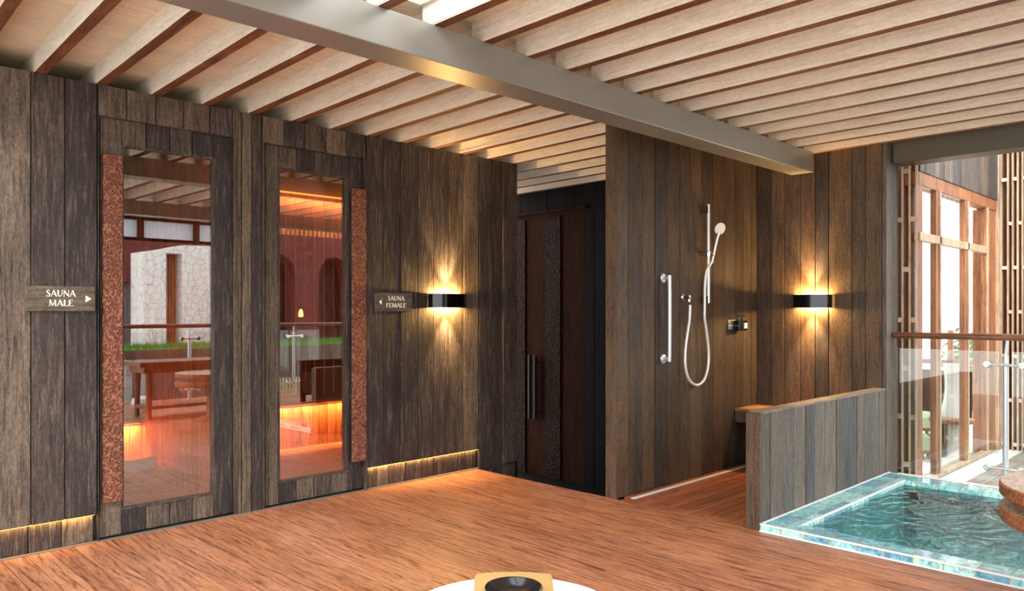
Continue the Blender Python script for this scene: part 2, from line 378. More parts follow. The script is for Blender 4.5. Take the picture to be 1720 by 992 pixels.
# the strip of deck between the pool's garden end and the rail
for a, b in zip(split(XE, 7.6, 0.14)[:-1], split(XE, 7.6, 0.14)[1:]):
    mb.box(a+0.0012, b-0.0012, -2.2, 0.42, -0.03, 0.0)
fl = struct('floor', mb, W_DECK, 'orange brown timber deck running up to the sauna doors', 0.0006)
mb = MB(); mb.box(-0.9, XE-0.002, -2.2, 5.0, -0.12, -0.031); mb.box(XE-0.002, 7.6, -2.2, 0.42, -0.12, -0.031)
o = link('underlay', mb, BLACKM, fl)
mb = MB()
ys = split(2.37, YS-0.09, 0.085)
for a, b in zip(ys[:-1], ys[1:]): mb.box(XE+0.10, XF, a+0.004, b-0.004, -0.03, -0.002)
mb.box(XE+0.002, XE+0.098, 2.378, YS-0.03, -0.03, -0.002)
mb.box(XE+0.10, XF, YS-0.05, YS, -0.03, -0.002)
struct('floor.001', mb, W_DECKX, 'reddish slatted timber floor inside the shower', 0.001)
mb = MB(); mb.box(XE, XF, 2.37, YS, -0.12, -0.031)
o = link('underlay', mb, BLACKM, bpy.data.objects['floor.001'])
mb = MB(); mb.box(XE+0.105, XF-0.002, YS-0.088, YS-0.054, -0.028, 0.001)
struct('trim_1', mb, TRIMW, 'white drain strip along the foot of the shower wall')
mb = MB(); mb.box(XE, 6.4, 3.5, 6.5, -0.62, -0.5)
struct('floor.002', mb, W_SHADED, 'sunken shade-darkened corridor floor behind the deck edge')
mb = MB(); mb.box(-30, 40, -40, 40, -0.75, -0.64)
mb.box(-14, -0.92, -14, 9, -0.639, -0.1)  # unseen pale slab, raised to bounce daylight up under the roof
struct('ground', mb, plain('pale bounce paving', (222,218,210), 0.8, noise=0.12, nscale=2), 'pale ground far below the deck, with an unseen raised slab bouncing light')

# ------------------------------------------------------------------ sauna wall (wall_left)
def wx(px): return at_y(px, 500, YA).x
ZB = 0.165         # underside of the long boards, led gap above the skirting
mb = MB()
left_edges = [-0.6, -0.44, -0.28, -0.12, 0.05, 0.22, 0.38, 0.54, 0.70, 0.86, wx(0)-0.02]
left_edges = [-0.6, -0.42, -0.25, -0.08, 0.10, 0.27, 0.44, 0.60, 0.76, 0.92, wx(52), wx(109), wx(163)]
boards_y(mb, left_edges, YA, ZB, H, 0.035)
right_edges = [wx(p) for p in (616, 643.5, 672.6, 701.6, 728.4, 754.8, 779, 804)]
boards_y(mb, right_edges, YA, ZB, H, 0.035)
boards_y(mb, [wx(p) for p in (805, 827, 843.5)], YA, -0.02, H, 0.035)
boards_y(mb, [wx(p) for p in (844, 868)], YA-0.006, 0.0, H, 0.04)
boards_y(mb, [wx(828), wx(846), wx(868)], YA+0.012, -0.6, -0.012, 0.03)
boards_y(mb, [wx(805), wx(828)], YA+0.012, -0.6, -0.022, 0.03)
# lintel boards above the two door bays
l1 = [wx(p) for p in (165, 213, 262, 309, 352, 391, 400)]
boards_y(mb, l1, YA, 2.50, H, 0.035)
l2 = [wx(p) for p in (441, 477, 513, 548, 582, 614)]
boards_y(mb, l2, YA, 2.50, H, 0.035)
# posts between the doors
boards_y(mb, [wx(400), wx(407)], YA+0.01, 0.0, H, 0.04)
boards_y(mb, [wx(407), wx(423), wx(440)], YA, 0.0, H, 0.035)
boards_y(mb, [wx(392), wx(400)], YA, 0.0, 2.5, 0.008)
boards_y(mb, [wx(440), wx(446)], YA+0.004, 0.0, 2.5, 0.03)
boards_y(mb, [wx(612.5), wx(617)], YA-0.004, 0.0, 2.5, 0.03)
boards_y(mb, [wx(163.5), wx(167)], YA-0.004, 0.0, H, 0.03)
wl = struct('wall_left', mb, W_WALL, 'dark weathered vertical board wall holding the two sauna doors', 0.0025)
# skirting with hidden light above
mb = MB()
boards_y(mb, [-0.6, -0.25, 0.10, 0.44, 0.76, 0.93, wx(49), wx(105), wx(159)], YA+0.022, 0.008, ZB+0.01, 0.03)
boards_y(mb, [wx(p) for p in (619, 635, 655, 684, 712, 731, 757, 783, 803)], YA+0.022, 0.008, ZB+0.01, 0.03)
struct('baseboard_left', mb, W_BASE, 'short skirting boards washed with warm light under the sauna wall', 0.002)
mb = MB()
mb.box(-0.6, wx(160), YA+0.055, YA+0.06, ZB-0.10, ZB+0.06); mb.box(wx(619), wx(803), YA+0.055, YA+0.06, ZB-0.10, ZB+0.06)
link('backing', mb, BLACKM, bpy.data.objects['baseboard_left'])
mb = MB()
mb.box(-0.6, wx(158), YA+0.004, YA+0.016, ZB+0.004, ZB+0.008); mb.box(wx(620), wx(802), YA+0.004, YA+0.016, ZB+0.004, ZB+0.008)
# thin edge along the deck
mb = MB(); mb.box(-0.6, wx(804), YA-0.004, YA+0.02, 0.0005, 0.008)
struct('trim_2', mb, TRIMG, 'thin grey edge strip where the deck meets the sauna wall')
# solid core behind the boards (with openings for the two doors)
mb = MB()
c0, c1 = YA+0.064, YA+0.13
def bay(px0, px1): return wx(px0), wx(px1)
A0, A1 = at_y(199, 500, YA+0.05).x, at_y(360, 500, YA+0.05).x
B0, B1 = at_y(463, 500, YA+0.05).x, at_y(584, 500, YA+0.05).x
for a, b in ((-0.6, A0), (A1, B0), (B1, 4.86)): mb.box(a, b, c0, c1, -0.6, H-0.022)
for a, b in ((A0, A1), (B0, B1)): mb.box(a, b, c0, c1, 2.42, H-0.02); mb.box(a, b, c0, c1, -0.6, 0.10)
struct('wall_core', mb, BLACKM)
mb = MB(); boards_x(mb, split(YA+0.002, 6.29, 0.16), 4.88, -0.6, H, 0.02)
struct('wall_corridor_left', mb, W_SHADED, 'shade-darkened board side wall along the corridor behind the sauna wall end')
# led lights in the gap above the skirting
def area(name, loc, rot, sx, sy, energy, color, parent=None, spread=PI):
    l = bpy.data.lights.new(name, 'AREA'); l.shape = 'RECTANGLE'; l.size = sx; l.size_y = sy; l.energy = energy; l.color = color; l.spread = spread
    o = bpy.data.objects.new(name, l); COL.objects.link(o); o.location = loc; o.rotation_euler = rot
    if parent: o.parent = parent
    return o
WARM = (1.0, 0.58, 0.20)
for i, (a, b) in enumerate(((-0.6, wx(159)), (wx(619), wx(803)))):
    t = thing('led_strip', ('warm light strip hidden above the skirting left of the first sauna door', 'warm light strip hidden above the skirting right of the second sauna door')[i], 'light strip', ((a+b)/2, YA+0.01, ZB))
    m_ = MB(); m_.box(a, b, YA+0.003, YA+0.014, ZB-0.0022, ZB-0.0004); link('diffuser', m_, LEDM, t)
    area('strip_light', ((a+b)/2, YA+0.008, ZB-0.004), (math.radians(25), 0, 0), b-a, 0.010, 1.8*(b-a), WARM)

# ------------------------------------------------------------------ sauna doors
def sauna_door(name, label, px0, px1, gx0, gx1, hx0, hx1, side, stile_px, topz):
    YD = YA+0.045
    X0, X1 = at_y(px0, 500, YD).x, at_y(px1, 500, YD).x
    G0, G1 = at_y(gx0, 500, YD+0.012).x, at_y(gx1, 500, YD+0.012).x
    g0z, g1z = 0.155, 2.355
    mb = MB()
    mb.box(X0, G0, YD, YD+0.04, 0.012, topz); mb.box(G1, X1, YD, YD+0.04, 0.012, topz)
    boards_y(mb, split(G0, G1, 0.14), YD+0.002, g1z, topz, 0.036)
    boards_y(mb, split(G0, G1, 0.14), YD+0.002, 0.012, g0z, 0.036)
    d = struct(name, mb, W_WALL, label, 0.003)
    mb = MB()                                              # lighter bead around the glass
    t = 0.012
    mb.box(G0, G1, YD-0.004, YD+0.03, g0z, g0z+t); mb.box(G0, G1, YD-0.002, YD+0.03, g1z-t, g1z)
    mb.box(G0, G0+t, YD-0.002, YD+0.03, g0z+t, g1z-t); mb.box(G1-t, G1, YD-0.002, YD+0.03, g0z+t, g1z-t)
    link('glazing_bead', mb, W_WALL, d)
    mb = MB(); mb.box(G0+0.002, G1-0.002, YD+0.014, YD+0.022, g0z+0.002, g1z-0.002)
    g = link('glass_pane', mb, DGLASS, d); g['label'] = 'reflective clear glass pane'
    # carved pull plank
    YH = YD-0.062
    h0, h1 = at_y(hx0, 500, YH).x, at_y(hx1, 500, YH).x
    zt, zb = at_y(hx0, {'L': 258, 'R': 316}[side], YH).z, at_y(hx0, {'L': 845, 'R': 776}[side], YH).z
    pts = []; n = 90
    for i in range(n+1):
        z = zb+(zt-zb)*i/n; w = 0.003*math.sin(i*2*PI/6.0)
        if side == 'L': pts.append((h0+w, z))
        else: pts.append((h1+w, z))
    other = h1 if side == 'L' else h0
    poly = pts+[(other, zt), (other, zb)]
    mb = MB(); mb.prism(poly, 'y', YH, YH+0.028)
    h = link('pull_plank', mb, CARVED, d); h['label'] = 'carved reddish brown wooden pull plank'
    for z in (zb+0.25, zt-0.25):
        mb = MB(); xm = (h0+h1)/2; mb.tube([(xm, YH+0.027, z), (xm, YD+0.002, z)], 0.012, 12)
        link('stand_off', mb, BLACKM, h)
    return d, (G0, G1)
d1, gA = sauna_door('door_1', 'sauna door nearest the left edge, dark board frame with tall glass and carved pull on its left', 168, 393, 203, 359, 175, 206, 'L', 0, 2.505)
d2, gB = sauna_door('door_2', 'second sauna door, dark board frame with tall glass and carved pull on its right', 446, 612, 466, 583, 594, 615, 'R', 0, 2.505)

# ------------------------------------------------------------------ sauna rooms behind the glass
def room(x0, x1, yb, nm, benchY, label):
    y0 = YA+0.13
    t = MB()
    boards_y(t, split(x0, x1, 0.115), yb, 0, 2.62, 0.02)
    boards_x(t, split(y0, yb, 0.115), x0, 0, 2.62, -0.02, sgn=1)
    boards_x(t, split(y0, yb, 0.115), x1, 0, 2.62, 0.02)
    w = struct('wall_sauna_'+nm, t, W_CEDAR, label)
    t = MB(); t.box(x0-0.02, x1+0.02, y0-0.005, yb+0.02, 2.62, 2.655); link('lid', t, BLACKM, w)
    t = MB()
    for a, b in zip(split(y0, yb, 0.09)[:-1], split(y0, yb, 0.09)[1:]): t.box(x0, x1, a+0.004, b-0.004, -0.02, 0.0)
    t.box(x0, x1, y0, yb, -0.06, -0.021)
    struct('floor_sauna_'+nm, t, W_CEDARF)
    b = thing('sauna_bench', 'lit cedar bench seen through the %s sauna door' % ('left' if nm == 'male' else 'right'), 'bench', ((x0+x1)/2, (benchY+yb)/2, 0))
    t = MB(); boards_y(t, split(x0+0.005, x1-0.005, 0.1), benchY, 0.0, 0.41, 0.02); link('front_panel', t, W_CEDAR, b, 0.001)
    t = MB()
    for a, c in zip(split(benchY-0.02, yb-0.005, 0.1)[:-1], split(benchY-0.02, yb-0.005, 0.1)[1:]): t.box(x0+0.005, x1-0.005, a+0.003, c-0.003, 0.415, 0.45)
    link('seat', t, W_CEDARF, b, 0.001)
    OR = (1.0, 0.52, 0.20)
    area('sauna_light', ((x0+x1)/2, benchY-0.05, 0.43), (math.radians(15), 0, 0), x1-x0-0.06, 0.03, (12.0 if nm == 'male' else 7.5)*(x1-x0), OR, None, math.radians(110))
    if nm == 'female': area('sauna_light', ((x0+x1)/2, yb-0.05, 2.58), (math.radians(35), 0, 0), x1-x0-0.06, 0.02, 1.6*(x1-x0), OR, None, math.radians(80))
    if nm == 'female':
        t = MB(); t.box(x0+0.02, x1-0.02, yb-0.03, yb-0.012, 2.60, 2.615); o = link('light_cove', t, LEDO, w)
room(0.62, 2.31, 7.25, 'male', 6.75, 'cedar lined walls of the left sauna')
room(2.37, 4.78, 7.42, 'female', 6.92, 'cedar lined walls of the right sauna')
t = thing('towel', 'white folded towel stacked on the left sauna bench', 'towel', (1.95, 6.95, 0.45))
for k in range(3):
    m_ = MB(); m_.box(1.72+0.004*k, 2.20-0.006*k, 6.80, 7.12, 0.452+0.03*k, 0.480+0.03*k); link('fold', m_, TOWEL, t, 0.012)
m_ = MB(); m_.box(1.6, 2.28, 5.95, 6.3, 0.0, 0.14); o = link('sauna_step', m_, W_CEDARF, None, 0.004); tag(o, 'low cedar step in front of the left sauna bench', 'step')
m_ = MB(); m_.tube([(1.62+0.55*i/10, 6.1+0.03*math.sin(i*0.7), 0.19) for i in range(11)], 0.048, 14); o = link('rolled_towel', m_, TOWEL); tag(o, 'long white rolled towel lying on the low sauna step', 'towel')

# ------------------------------------------------------------------ signs
def stroke(mb, pts, ws, X, Z, s, wsc, y, flip=1):
    for i in range(len(pts)-1):
        (x0, z0), (x1, z1) = pts[i], pts[i+1]; dx, dz = x1-x0, z1-z0; L = math.hypot(dx, dz) or 1; nx, nz = -dz/L, dx/L
        a, b = ws[i]/2, ws[i+1]/2
        q = [(x0+nx*a, z0+nz*a), (x0-nx*a, z0-nz*a), (x1-nx*b, z1-nz*b), (x1+nx*b, z1+nz*b)]
        mb.prism([(X+p[0]*s*wsc, Z+p[1]*s) for p in q], 'y', y-0.0015, y+0.001)
def bar(h, w0): return w0
TN, TK = 0.075, 0.19
def serif(x, z, w=0.22): return ([(x-w/2, z), (x+w/2, z)], [0.055, 0.055])
GL = {
 'A': (0.92, [([(0.06, 0), (0.44, 0.98)], [TN, TN]), ([(0.40, 1.0), (0.82, 0)], [TK, TK]), ([(0.18, 0.33), (0.7, 0.33)], [0.06, 0.06]), serif(0.06, 0.02, .2), serif(0.83, 0.02, .26)]),
 'U': (0.90, [([(0.16, 1), (0.16, 0.38), (0.22, 0.14), (0.40, 0.03), (0.58, 0.12), (0.72, 0.36), (0.74, 1)], [TK, TK, 0.17, 0.1, TN, TN, TN]), serif(0.16, 0.98, .28), serif(0.74, 0.98, .2)]),
 'N': (0.95, [([(0.12, 0), (0.12, 1)], [TN, TN]), ([(0.10, 0.97), (0.80, 0.02)], [TK, TK]), ([(0.80, 0), (0.80, 1)], [TN, TN]), serif(0.12, 0.02, .2), serif(0.80, 0.98, .2)]),
 'S': (0.66, [([(0.52, 0.78), (0.47, 0.92), (0.32, 0.98), (0.17, 0.92), (0.12, 0.77), (0.20, 0.61), (0.36, 0.50), (0.50, 0.38), (0.54, 0.22), (0.44, 0.07), (0.28, 0.02), (0.13, 0.08), (0.07, 0.24)],
        [0.04, 0.07, 0.09, 0.11, 0.15, 0.18, 0.20, 0.18, 0.15, 0.11, 0.09, 0.07, 0.04])]),
 'M': (1.12, [([(0.12, 0), (0.18, 1)], [TN, TN]), ([(0.18, 0.98), (0.54, 0.05)], [TK, 0.13]), ([(0.54, 0.05), (0.88, 0.98)], [TN, TN]), ([(0.88, 1), (0.95, 0)], [TK, TK]), serif(0.11, 0.02, .2), serif(0.96, 0.02, .26)]),
 'L': (0.68, [([(0.16, 0), (0.16, 1)], [TK, TK]), ([(0.08, 0.035), (0.60, 0.035)], [0.07, 0.07]), ([(0.60, 0.03), (0.62, 0.22)], [0.07, 0.05]), serif(0.16, 0.98, .28)]),
 'E': (0.70, [([(0.16, 0), (0.16, 1)], [TK, TK]), ([(0.08, 0.035), (0.62, 0.035)], [0.07, 0.07]), ([(0.08, 0.965), (0.58, 0.965)], [0.07, 0.07]), ([(0.2, 0.52), (0.5, 0.52)], [0.06, 0.06]), ([(0.62, 0.02), (0.63, 0.18)], [0.06, 0.05]), ([(0.58, 0.98), (0.58, 0.82)], [0.06, 0.05])]),
 'F': (0.66, [([(0.16, 0), (0.16, 1)], [TK, TK]), ([(0.08, 0.965), (0.60, 0.965)], [0.07, 0.07]), ([(0.2, 0.52), (0.5, 0.52)], [0.06, 0.06]), ([(0.60, 0.98), (0.60, 0.8)], [0.06, 0.05]), serif(0.16, 0.02, .28)]),
}
def word(mb, txt, xc, z, s, y, width):
    tw = sum(GL[c][0] for c in txt); k = width/(tw*s); x = xc-width/2
    for c in txt:
        w, st = GL[c]
        for pts, ws in st: stroke(mb, pts, ws, x, z, s, k, y)
        x += w*s*k
W_SIGN = wood('sign board', 'X', [(96,86,70)], (70,62,50), (120,108,90), fine=0.45, rough=0.7, bump=0.7, streak=0.4)
def sign(label, x0, x1, z0, z1, lines, xc, ax, right, wid):
    Y = YA-0.02
    t = thing('sauna_sign', label, 'sign', ((x0+x1)/2, Y, z0))
    mb = MB(); mb.box(x0, x1, Y, YA-0.002, z0, z1); link('board', mb, W_SIGN, t, 0.002)
    zz = (z0+z1)/2
    for i, ln in enumerate(lines):
        mb = MB(); word(mb, ln, xc, zz+0.012-i*0.054, 0.036, Y, wid[i]); link('lettering', mb, LETTER, t)
    mb = MB(); d = 0.030 if right else -0.026
    mb.prism([(ax, zz+0.02), (ax, zz-0.02), (ax+d, zz)], 'y', Y-0.0015, Y+0.001); link('arrow', mb, LETTER, t)
sign('wooden wall sign reading SAUNA MALE with an arrow pointing right', wx(41), wx(158), 1.352, 1.494, ('SAUNA', 'MALE'), wx(101), wx(142), True, (0.150, 0.124))
sign('wooden wall sign reading SAUNA FEMALE with an arrow pointing left', wx(628), wx(690), 1.352, 1.494, ('SAUNA', 'FEMALE'), wx(663), wx(638.5), False, (0.160, 0.190))

# ------------------------------------------------------------------ sconces
def sconce(label, c, along, out, half, z0=1.383, z1=1.495):
    """c: wall point; along: unit vector along the wall; out: unit vector off the wall"""
    al, ou = Vector(along), Vector(out); c = Vector(c); zm = (z0+z1)/2
    t = thing('wall_sconce', label, 'wall lamp', (c.x, c.y, z0))
    depth = 0.10; n = 20; th = 0.006
    outer = [(-half, 0.004)]+[(-half*math.cos(PI*i/n)*1.0, 0.02+depth*math.sin(PI*i/n)**0.75) for i in range(n+1)]+[(half, 0.004)]
    inner = [(x*0.96, max(0.004, y-th)) for x, y in outer]
    vs = []; 
    for z in (z0, z1):
        for ring in (outer, inner):
            for a, b in ring: p = c+al*a+ou*b; vs.append((p.x, p.y, z))
    k = len(outer); fs = []
    O0, I0, O1, I1 = 0, k, 2*k, 3*k
    for i in range(k-1):
        fs += [(O0+i, O0+i+1, O1+i+1, O1+i), (I0+i+1, I0+i, I1+i, I1+i+1), (O1+i, O1+i+1, I1+i+1, I1+i), (O0+i+1, O0+i, I0+i, I0+i+1)]
    fs += [(O0, O1, I1, I0), (O0+k-1, I0+k-1, I1+k-1, O1+k-1)]
    mb = MB(); mb.add(vs, fs, 0, True); link('shade', mb, BLACK, t)
    mb = MB(); q = []
    p0 = c+al*(-half*0.5)+ou*0.0; p1 = c+al*(half*0.5)+ou*0.012
    mb.box(min(p0.x, p1.x), max(p0.x, p1.x), min(p0.y, p1.y), max(p0.y, p1.y), z0+0.012, z1-0.012); link('back_plate', mb, BLACKM, t)
    mb = MB(); p = c+ou*0.055; mb.lathe([(0, -0.03), (0.020, -0.03), (0.021, -0.02), (0.021, 0.02), (0.020, 0.03), (0, 0.03)], (p.x, p.y, zm), 24); link('lamp_body', mb, BLACKM, t)
    for sg in (1, -1):
        mb = MB(); mb.lathe([(0, 0), (0.02, 0), (0.02, 0.004*sg), (0, 0.004*sg)], (p.x, p.y, zm+0.032*sg), 20); link('lens', mb, LENS, t)
        # narrow bright beam and a wide soft wash, up and down
        l = bpy.data.lights.new('sconce_beam', 'SPOT'); l.energy = 95; l.spot_size = math.radians(58); l.spot_blend = 0.9; l.shadow_soft_size = 0.012; l.color = (1.0, 0.66, 0.30)
        o = bpy.data.objects.new('sconce_beam', l); COL.objects.link(o); q = c+ou*0.075; o.location = (q.x, q.y, zm+0.042*sg)
        dr = Vector((-ou.x*0.16, -ou.y*0.16, 1.0*sg)); o.rotation_euler = dr.to_track_quat('-Z', 'Y').to_euler()
        l = bpy.data.lights.new('sconce_wash', 'POINT'); l.energy = 14.0; l.shadow_soft_size = 0.01; l.color = (1.0, 0.55, 0.16)
        o = bpy.data.objects.new('sconce_wash', l); COL.objects.link(o); q = c+ou*0.05; o.location = (q.x, q.y, zm+0.04*sg)
        q = c+ou*0.03; o = area('sconce_glow', (q.x, q.y, zm+0.046*sg), (PI if sg > 0 else 0, 0, 0 if abs(al.x) > 0.5 else PI/2), half*1.7, 0.03, 9.0, (1.0, 0.60, 0.20))
sconce('gloss black curved wall lamp glowing up and down on the sauna wall', (4.055, YA, 0), (1, 0, 0), (0, -1, 0), 0.185)
sconce('gloss black curved wall lamp glowing up and down above the low wall in the shower', (XF, 2.875, 0), (0, 1, 0), (-1, 0, 0), 0.165)

# ------------------------------------------------------------------ corridor back wall and door
XC = 6.30
mb = MB(); boards_x(mb, split(3.5, 5.28, 0.14), XC, -0.6, H+0.1, 0.03); boards_x(mb, split(5.28, 6.5, 0.14), XC, 2.45, H+0.1, 0.03)
struct('wall_corridor_back', mb, W_SHADED, 'shade-darkened board wall at the end of the corridor', 0.002)
mb = MB()
mb.box(XC-0.004, XC+0.04, 5.28, 6.5, -0.5, 2.45)
d3 = struct('door_3', mb, W_DOOR, 'dark carved timber door at the end of the unlit corridor')
mb = MB(); mb.box(XC-0.03, XC, 5.24, 6.5, 2.45, 2.48); link('head_trim', mb, W_DOOR, d3)
for y0, y1 in ((5.405, 5.57), (5.90, 6.10)):
    pass
def corr(px): return at_x(px, 600, XC).y
for a, b in ((870, 884), (918, 943)):
    y0, y1 = corr(b), corr(a)
    mb = MB(); mb.box(XC-0.022, XC-0.005, y0, y1, -0.5, 2.40); o = link('carved_band', mb, carved('carved door band %d' % a, (40,24,16), (18,11,8), (58,38,26), 26.0, 0.6, (0.2, 1, 1)) if a == 870 else bpy.data.materials['carved door band 870'], d3); 
for px in (896, 905):
    y = corr(px); mb = MB(); mb.tube([(XC-0.06, y, 0.14), (XC-0.06, y, 0.86)], 0.02, 12)
    for z in (0.22, 0.78): mb.tube([(XC-0.06, y, z), (XC-0.004, y, z)], 0.008, 8)
    link('door_pull', mb, BLACKM, d3)

# ------------------------------------------------------------------ shower wall, back wall, low wall
mb = MB()
sh = [XE+0.01, 4.563, 4.733, 4.895, 5.071, 5.238, 5.385, 5.556, 5.743, 5.917, 6.099, 6.256, 6.40, XF]
boards_y(mb, sh, YS, 0.0, H+0.10, 0.03)
mb.box(XE+0.002, XE+0.03, YS+0.004, YS+0.0965, -0.02, H+0.10)
struct('wall_shower', mb, W_SHOWER, 'brown vertical board wall carrying the shower', 0.002)
mb = MB(); mb.box(XE+0.03, 6.78, YS+0.031, YS+0.07, -0.6, H+0.09); boards_y(mb, split(XE+0.03, 6.28, 0.15), YS+0.10, -0.6, H+0.1, -0.03, sgn=1)
struct('wall_corridor_right', mb, W_SHADED)
mb = MB()
boards_x(mb, [YL+0.03, 2.44, 2.55, 2.745, 2.86, 2.99, 3.14, 3.26, YS], XF, 0.0, H+0.10, 0.03)
struct('wall_back', mb, W_SHOWER, 'brown vertical board back wall of the shower', 0.002)
mb = MB(); mb.box(XF+0.031, 6.75, YL+0.031, YS+0.03, -0.1, H+0.09)
boards_y(mb, [XF+0.004, 6.60, 6.69, 6.78], YL, -0.1, H+0.05, 0.03)
struct('wall_column', mb, W_GREY, 'greyed board end of the shower back wall beside the pool', 0.002)
mb = MB()
hw = [4.425, 4.532, 4.702, 4.863, 5.031, 5.179, 5.343, 5.535, 5.683, 5.915, 6.054, 6.235, 6.36, XF+0.003]
boards_y(mb, hw, YL, 0.0, 0.715, 0.03)
boards_y(mb, hw, YL+0.094, 0.0, 0.715, -0.03, sgn=1)
lw_ = struct('wall_low', mb, W_GREY, 'low greyed board wall between shower and pool', 0.002)
mb = MB(); mb.box(4.397, 4.425, YL-0.001, YL+0.095, 0.0, 0.722); link('end_board', mb, W_SHOWER, lw_, 0.002)
mb = MB()
for a, b in zip(hw[:-1], hw[1:]): mb.box(a+0.002, b-0.002, YL-0.003, YL+0.097, 0.7155, 0.729)
link('cap', mb, W_CAP, lw_, 0.002)
mb = MB(); mb.box(4.43, XF, YL+0.031, YL+0.063, 0.0, 0.71); link('core', mb, BLACKM, lw_)

# bench in the shower
t = thing('shower_bench', 'wall mounted wooden bench in the shower corner below the lamp', 'bench', (6.3, 2.9, 0.38))
mb = MB()
for a, b in zip(split(6.09, XF-0.004, 0.1)[:-1], split(6.09, XF-0.004, 0.1)[1:]): mb.box(a+0.002, b-0.002, YL+0.10, YS-0.004, 0.485, 0.505)
link('seat', mb, wood('bench top wood', 'Y', [(160,112,74), (150,104,68), (170,122,82)], (104,68,44), (192,146,104), fine=0.2, streak=0.5), t, 0.002)
mb = MB(); mb.box(6.10, 6.13, YL+0.10, YS-0.004, 0.385, 0.484); mb.box(6.131, XF-0.004, YL+0.10, YL+0.13, 0.385, 0.484)
link('apron', mb, W_SHOWER, t, 0.002)

# ------------------------------------------------------------------ shower fittings
YB = YS-0.062
BRK = plain('dark satin bracket', (74,66,60), 0.3, 0.4)
t = thing('hand_shower', 'chrome hand shower on a vertical slide rail with a looping hose', 'shower', (at_y(1190, 500, YB).x, YS, 1.4))
bx = at_y(1190, 500, YB).x; zt = at_y(1190, 343, YB).z; zb = at_y(1190, 509, YB).z
mb = MB(); mb.tube([(bx, YB, zb), (bx, YB, zt)], 0.0125, 16); link('slide_rail', mb, HOSE, t)
for z in (zt-0.045, zb+0.03):
    mb = MB(); mb.box(bx-0.014, bx+0.014, YB-0.004, YS-0.002, z-0.03, z+0.03); link('bracket', mb, BRK, t, 0.003)
zc = at_y(1190, 426, YB).z
mb = MB(); mb.lathe([(0, -0.022), (0.022, -0.022), (0.024, 0), (0.022, 0.022), (0, 0.022)], (bx, YB, zc), 20)
mb.tube([(bx-0.006, YB+0.055, zc+0.004), (bx-0.006, YB-0.005, zc+0.004)], 0.018, 14); link('slider', mb, CHROME, t)
mb = MB(); mb.lathe([(0, -0.006), (0.023, -0.006), (0.023, 0.006), (0, 0.006)], (bx+0.01, YB-0.03, zc-0.004), 16, axis=(1, -1, 0.1)); link('holder_ring', mb, plain('brass ring', (200,150,70), 0.25, 0.9), t)
hb = Vector((bx+0.012, YB-0.03, zc-0.06)); hc = at_y(1205, 400, YB-0.07); hd = at_y(1209.5, 384, YB-0.085)
mb = MB(); mb.tube([hb, hb.lerp(hc, 0.4), hc, hc.lerp(hd, 0.6)], [0.011, 0.013, 0.012, 0.016], 14); hn_ = link('handle', mb, CHROME, t)
nrm = Vector((-0.35, -0.85, -0.30)).normalized()
mb = MB(); mb.lathe([(0, -0.03), (0.02, -0.028), (0.046, -0.014), (0.052, -0.004), (0.052, 0.0)], hd, 32, axis=nrm); link('head_shell', mb, CHROME, t)
mb = MB(); mb.lathe([(0.051, 0.0), (0.048, 0.004), (0, 0.006)], hd, 32, axis=nrm); link('spray_face', mb, WHITEP, t)
oy = YS-0.055; oc = at_y(1157, 499, oy)
mb = MB(); mb.lathe([(0, 0), (0.03, 0), (0.031, 0.006), (0.028, 0.010), (0.016, 0.014), (0.016, 0.055), (0.019, 0.06), (0.018, 0.068), (0, 0.072)], (oc.x, YS, oc.z), 28, axis=(0, -1, 0))
mb.tube([(oc.x, YS-0.055, oc.z), (oc.x, YS-0.056, oc.z-0.035)], 0.012, 12); link('wall_outlet', mb, CHROME, t)
pp = [(1159, 512), (1158, 535), (1154.5, 560), (1151, 590), (1151.5, 618), (1158, 638), (1170, 646.5), (1182, 638), (1189, 616), (1190, 590), (1187, 560), (1183.5, 535), (1183.5, 512), (1184, 480), (1187, 455), (1192, 440)]
from mathutils import Vector as V3
raw = [at_y(x, y, oy if i < 3 else oy+0.008 if i < 13 else YB+0.02-0.015*(i-13)) for i, (x, y) in enumerate(pp)]
raw[-1] = hb
def cr(pts, k=5):
    out = []
    for i in range(len(pts)-1):
        p0, p1, p2, p3 = pts[max(i-1, 0)], pts[i], pts[i+1], pts[min(i+2, len(pts)-1)]
        for j in range(k):
            u = j/k; out.append(0.5*((2*p1)+(p2-p0)*u+(2*p0-5*p1+4*p2-p3)*u*u+(3*p1-p0-3*p2+p3)*u**3))
    out.append(pts[-1]); return out
mb = MB(); mb.tube(cr(raw), 0.0115, 12); link('hose', mb, HOSE, t)
# grab bar
gz1, gz0 = at_y(1118, 467, YS).z, at_y(1118, 602, YS).z; gy = YS-0.06; gx = at_y(1124.5, 530, gy).x
t = thing('grab_bar', 'polished steel vertical grab bar left of the shower hose', 'grab bar', (gx, YS, gz0))
path = [Vector((gx, YS-0.004, gz0)), Vector((gx, YS-0.03, gz0)), Vector((gx, gy+0.008, gz0+0.008)), Vector((gx, gy, gz0+0.03)), Vector((gx, gy, gz1-0.03)), Vector((gx, gy+0.008, gz1-0.008)), Vector((gx, YS-0.03, gz1)), Vector((gx, YS-0.004, gz1))]
mb = MB(); mb.tube(cr(path, 6), 0.0145, 16); link('bar', mb, SATIN, t)
for z in (gz0, gz1):
    mb = MB(); mb.lathe([(0, 0.001), (0.038, 0.001), (0.038, 0.007), (0.032, 0.012), (0.018, 0.014), (0.0, 0.014)], (gx, YS, z), 28, axis=(0, -1, 0)); link('flange', mb, SATIN, t)
